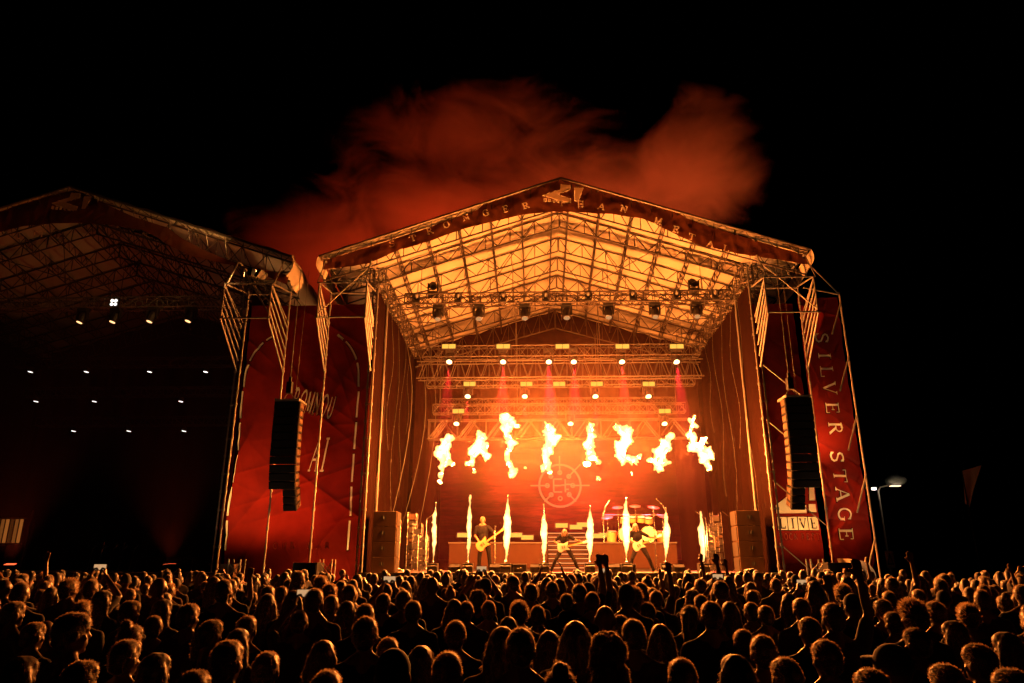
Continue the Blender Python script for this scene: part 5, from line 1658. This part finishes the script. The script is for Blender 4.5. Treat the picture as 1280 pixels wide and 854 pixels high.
# low bar of pale stands on the left deck
for i in range(5):
    p = at(112 + 13 * i, 690, 29.5)
    t = thing('light_stand', f'pale thin stand glinting on the left stage deck, {ORD[i]} from the left', 'stand', (p.x, 29.5, DECK), 'thin stands on the left stage deck')
    build(MB().tube((p.x, 29.5, DECK), (p.x + .12, 29.5, DECK + .9 + .25 * (i % 2)), .022), 'pole', 'chrome', t)
    build(MB().tube((p.x + .1, 29.5, DECK + .85), (p.x + .3, 29.4, DECK + 1.0), .016), 'arm', 'chrome', t)
    build(MB().lathe([(.16, 0), (.16, .03), (.03, .05)], (p.x, 29.5, DECK), (0, 0, 1), 12), 'base', 'black', t)
for i in range(3):
    flight_case('flight_case', (OX + 3.2 + 1.2 * i, 28.2, DECK), (1.0, .6, .55), f'black case on the left stage deck, {ORD[i]} from the left', 'flight case', 'cases on the left stage deck')
# slatted container edge at the far left; emission stands in for light on its slats
t = thing('slatted_screen', 'amber glowing slatted screen at the far left edge', 'screen', (-23.4, 30, DECK))
for i in range(9):
    build(MB().box((-24.2 + .2 * i, 30, 3.25), (.11, .05, .95)), 'slat', emis('amber slat glow', (1, .30, .05), .04 + .11 * (i % 3)), t)
build(MB().tube((-22.3, 30, DECK), (-22.2, 30, 4.1), .03).box((-23.4, 30.04, 2.74), (1.9, .04, .06)).box((-23.4, 30.04, 3.76), (1.9, .04, .06)), 'frame', 'steel', t)

# ------------------------------------------------------------------ right of the stage
t = thing('street_lamp', 'lit street lamp on a slanting pale pole right of the stage', 'street lamp', (17.55, 40, 0))
build(MB().tube((17.55, 40, 0), (17.55, 40, 5.75), .075, 10, .05), 'pole', 'steel', t)
build(MB().path([(17.55, 40, 5.7), (17.65, 39.9, 5.9), (18.1, 39.5, 6.0)], .04), 'arm', 'steel', t)
build(MB().box((18.2, 39.4, 5.98), (.62, .3, .12)), 'lamp_head', 'black', t, bevel=.02)
build(MB().box((18.2, 39.38, 5.91), (.5, .24, .03)), 'lamp_glass', emis('lamp glass', (1, .66, .38), 3.5), t)
build(MB().box((17.3, 39.9, 5.82), (.2, .16, .12)).box((17.3, 39.88, 5.76), (.14, .12, .03)), 'side_lamp', emis('side lamp', (1, .85, .7), 3), t)
lamp('street_light', 'POINT', (18.2, 39.4, 5.7), 45, (1, .72, .42), .12, t)
hm2, hv2, n, l = vol_mat('lamp mist', (.9, .88, .86), .0, .3)
tc = n.new('ShaderNodeTexCoord'); mp = n.new('ShaderNodeMapping'); mp.inputs['Location'].default_value = (-18.25 / .95, -39.3 / .8, -6.2 / .6); mp.inputs['Scale'].default_value = (1 / .95, 1 / .8, 1 / .6)
l.new(tc.outputs['Object'], mp.inputs[0]); ln = n.new('ShaderNodeVectorMath'); ln.operation = 'LENGTH'; l.new(mp.outputs[0], ln.inputs[0])
nz = n.new('ShaderNodeTexNoise'); nz.inputs['Scale'].default_value = 2.2; l.new(tc.outputs['Object'], nz.inputs[0])
m2 = n.new('ShaderNodeMapRange'); m2.inputs[1].default_value = .0; m2.inputs[2].default_value = .95; m2.inputs[3].default_value = .45; m2.inputs[4].default_value = -.45; l.new(ln.outputs['Value'], m2.inputs[0])
a2 = n.new('ShaderNodeMath'); l.new(m2.outputs[0], a2.inputs[0]); l.new(nz.outputs[0], a2.inputs[1])
m3 = n.new('ShaderNodeMapRange'); m3.inputs[1].default_value = .45; m3.inputs[2].default_value = 1.0; m3.inputs[3].default_value = 0; m3.inputs[4].default_value = 2.6; l.new(a2.outputs[0], m3.inputs[0])
l.new(m3.outputs[0], hv2.inputs['Density'])
mb = MB().ball((18.25, 39.3, 6.2), (.95, .8, .6), 16, 10); build(mb, 'mist', hm2, kind='stuff')
t = thing('warning_sign', 'white warning sign with a triangle on a thin pole right of the stage', 'sign', (16.75, 38, 0))
build(MB().tube((16.75, 38.05, 0), (16.75, 38.05, 2.3), .03), 'pole', 'steel', t)
build(MB().box((16.7, 38, 2.15), (.42, .03, .8)), 'panel', 'signwhite', t, bevel=.005)
tri = MB(); ys = 37.978
def band(a, b, w_):
    d = Vector((b[0] - a[0], 0, b[1] - a[1])).normalized(); n_ = Vector((-d.z, 0, d.x)) * w_
    A, B = Vector((a[0], ys, a[1])), Vector((b[0], ys, b[1])); tri.add([A + n_, B + n_, B - n_, A - n_], [(0, 1, 2, 3)])
poly(tri, [(16.70, 2.48), (16.86, 1.88), (16.54, 1.88)], lambda u, v, l_: Vector((u, ys, v)))
build(tri, 'triangle', 'black', t)
tri = MB(); poly(tri, [(16.70, 2.32), (16.79, 1.95), (16.61, 1.95)], lambda u, v, l_: Vector((u, ys - .006, v))); build(tri, 'triangle_field', 'signwhite', t)
t = thing('flag', 'small reddish flag drooping from a dark pole at the right', 'flag', (19.55, 35, 0))
build(MB().tube((19.3, 35, 0), (19.3, 35, 6.2), .035), 'pole', 'black', t)
def ff(u, v):
    return Vector((19.33 + (.15 + .75 * v) * u + .2 * (v - .6) , 35 + .12 * math.sin(u * 7 + v * 2), 4.7 + 1.5 * v - .5 * u * (1 - v) + .25 * u))
build(MB().sheet(ff, 16, 16), 'flag_cloth', mat('flag cloth', (.75, .28, .14), .8, 0, .3, 3, trans=.4), t, True)
t = thing('tarpaulin', 'cream tarpaulin thrown over a crate at the foot of the silver stage banner', 'tarpaulin', (8.9, 24.0, 0))
def tf(u, v):
    x = 8.55 + 1.0 * u; z = 1.5 + .62 * v - .12 * u * u * v
    return Vector((x + .05 * math.sin(v * 5), 23.75 + .25 * v + .05 * math.sin(u * 9), z))
build(MB().sheet(tf, 20, 10), 'cover', 'tarp', t, True)
build(MB().box((9.05, 24.3, .9), (1.0, .5, 1.8)), 'crate', 'case', t, bevel=.01)
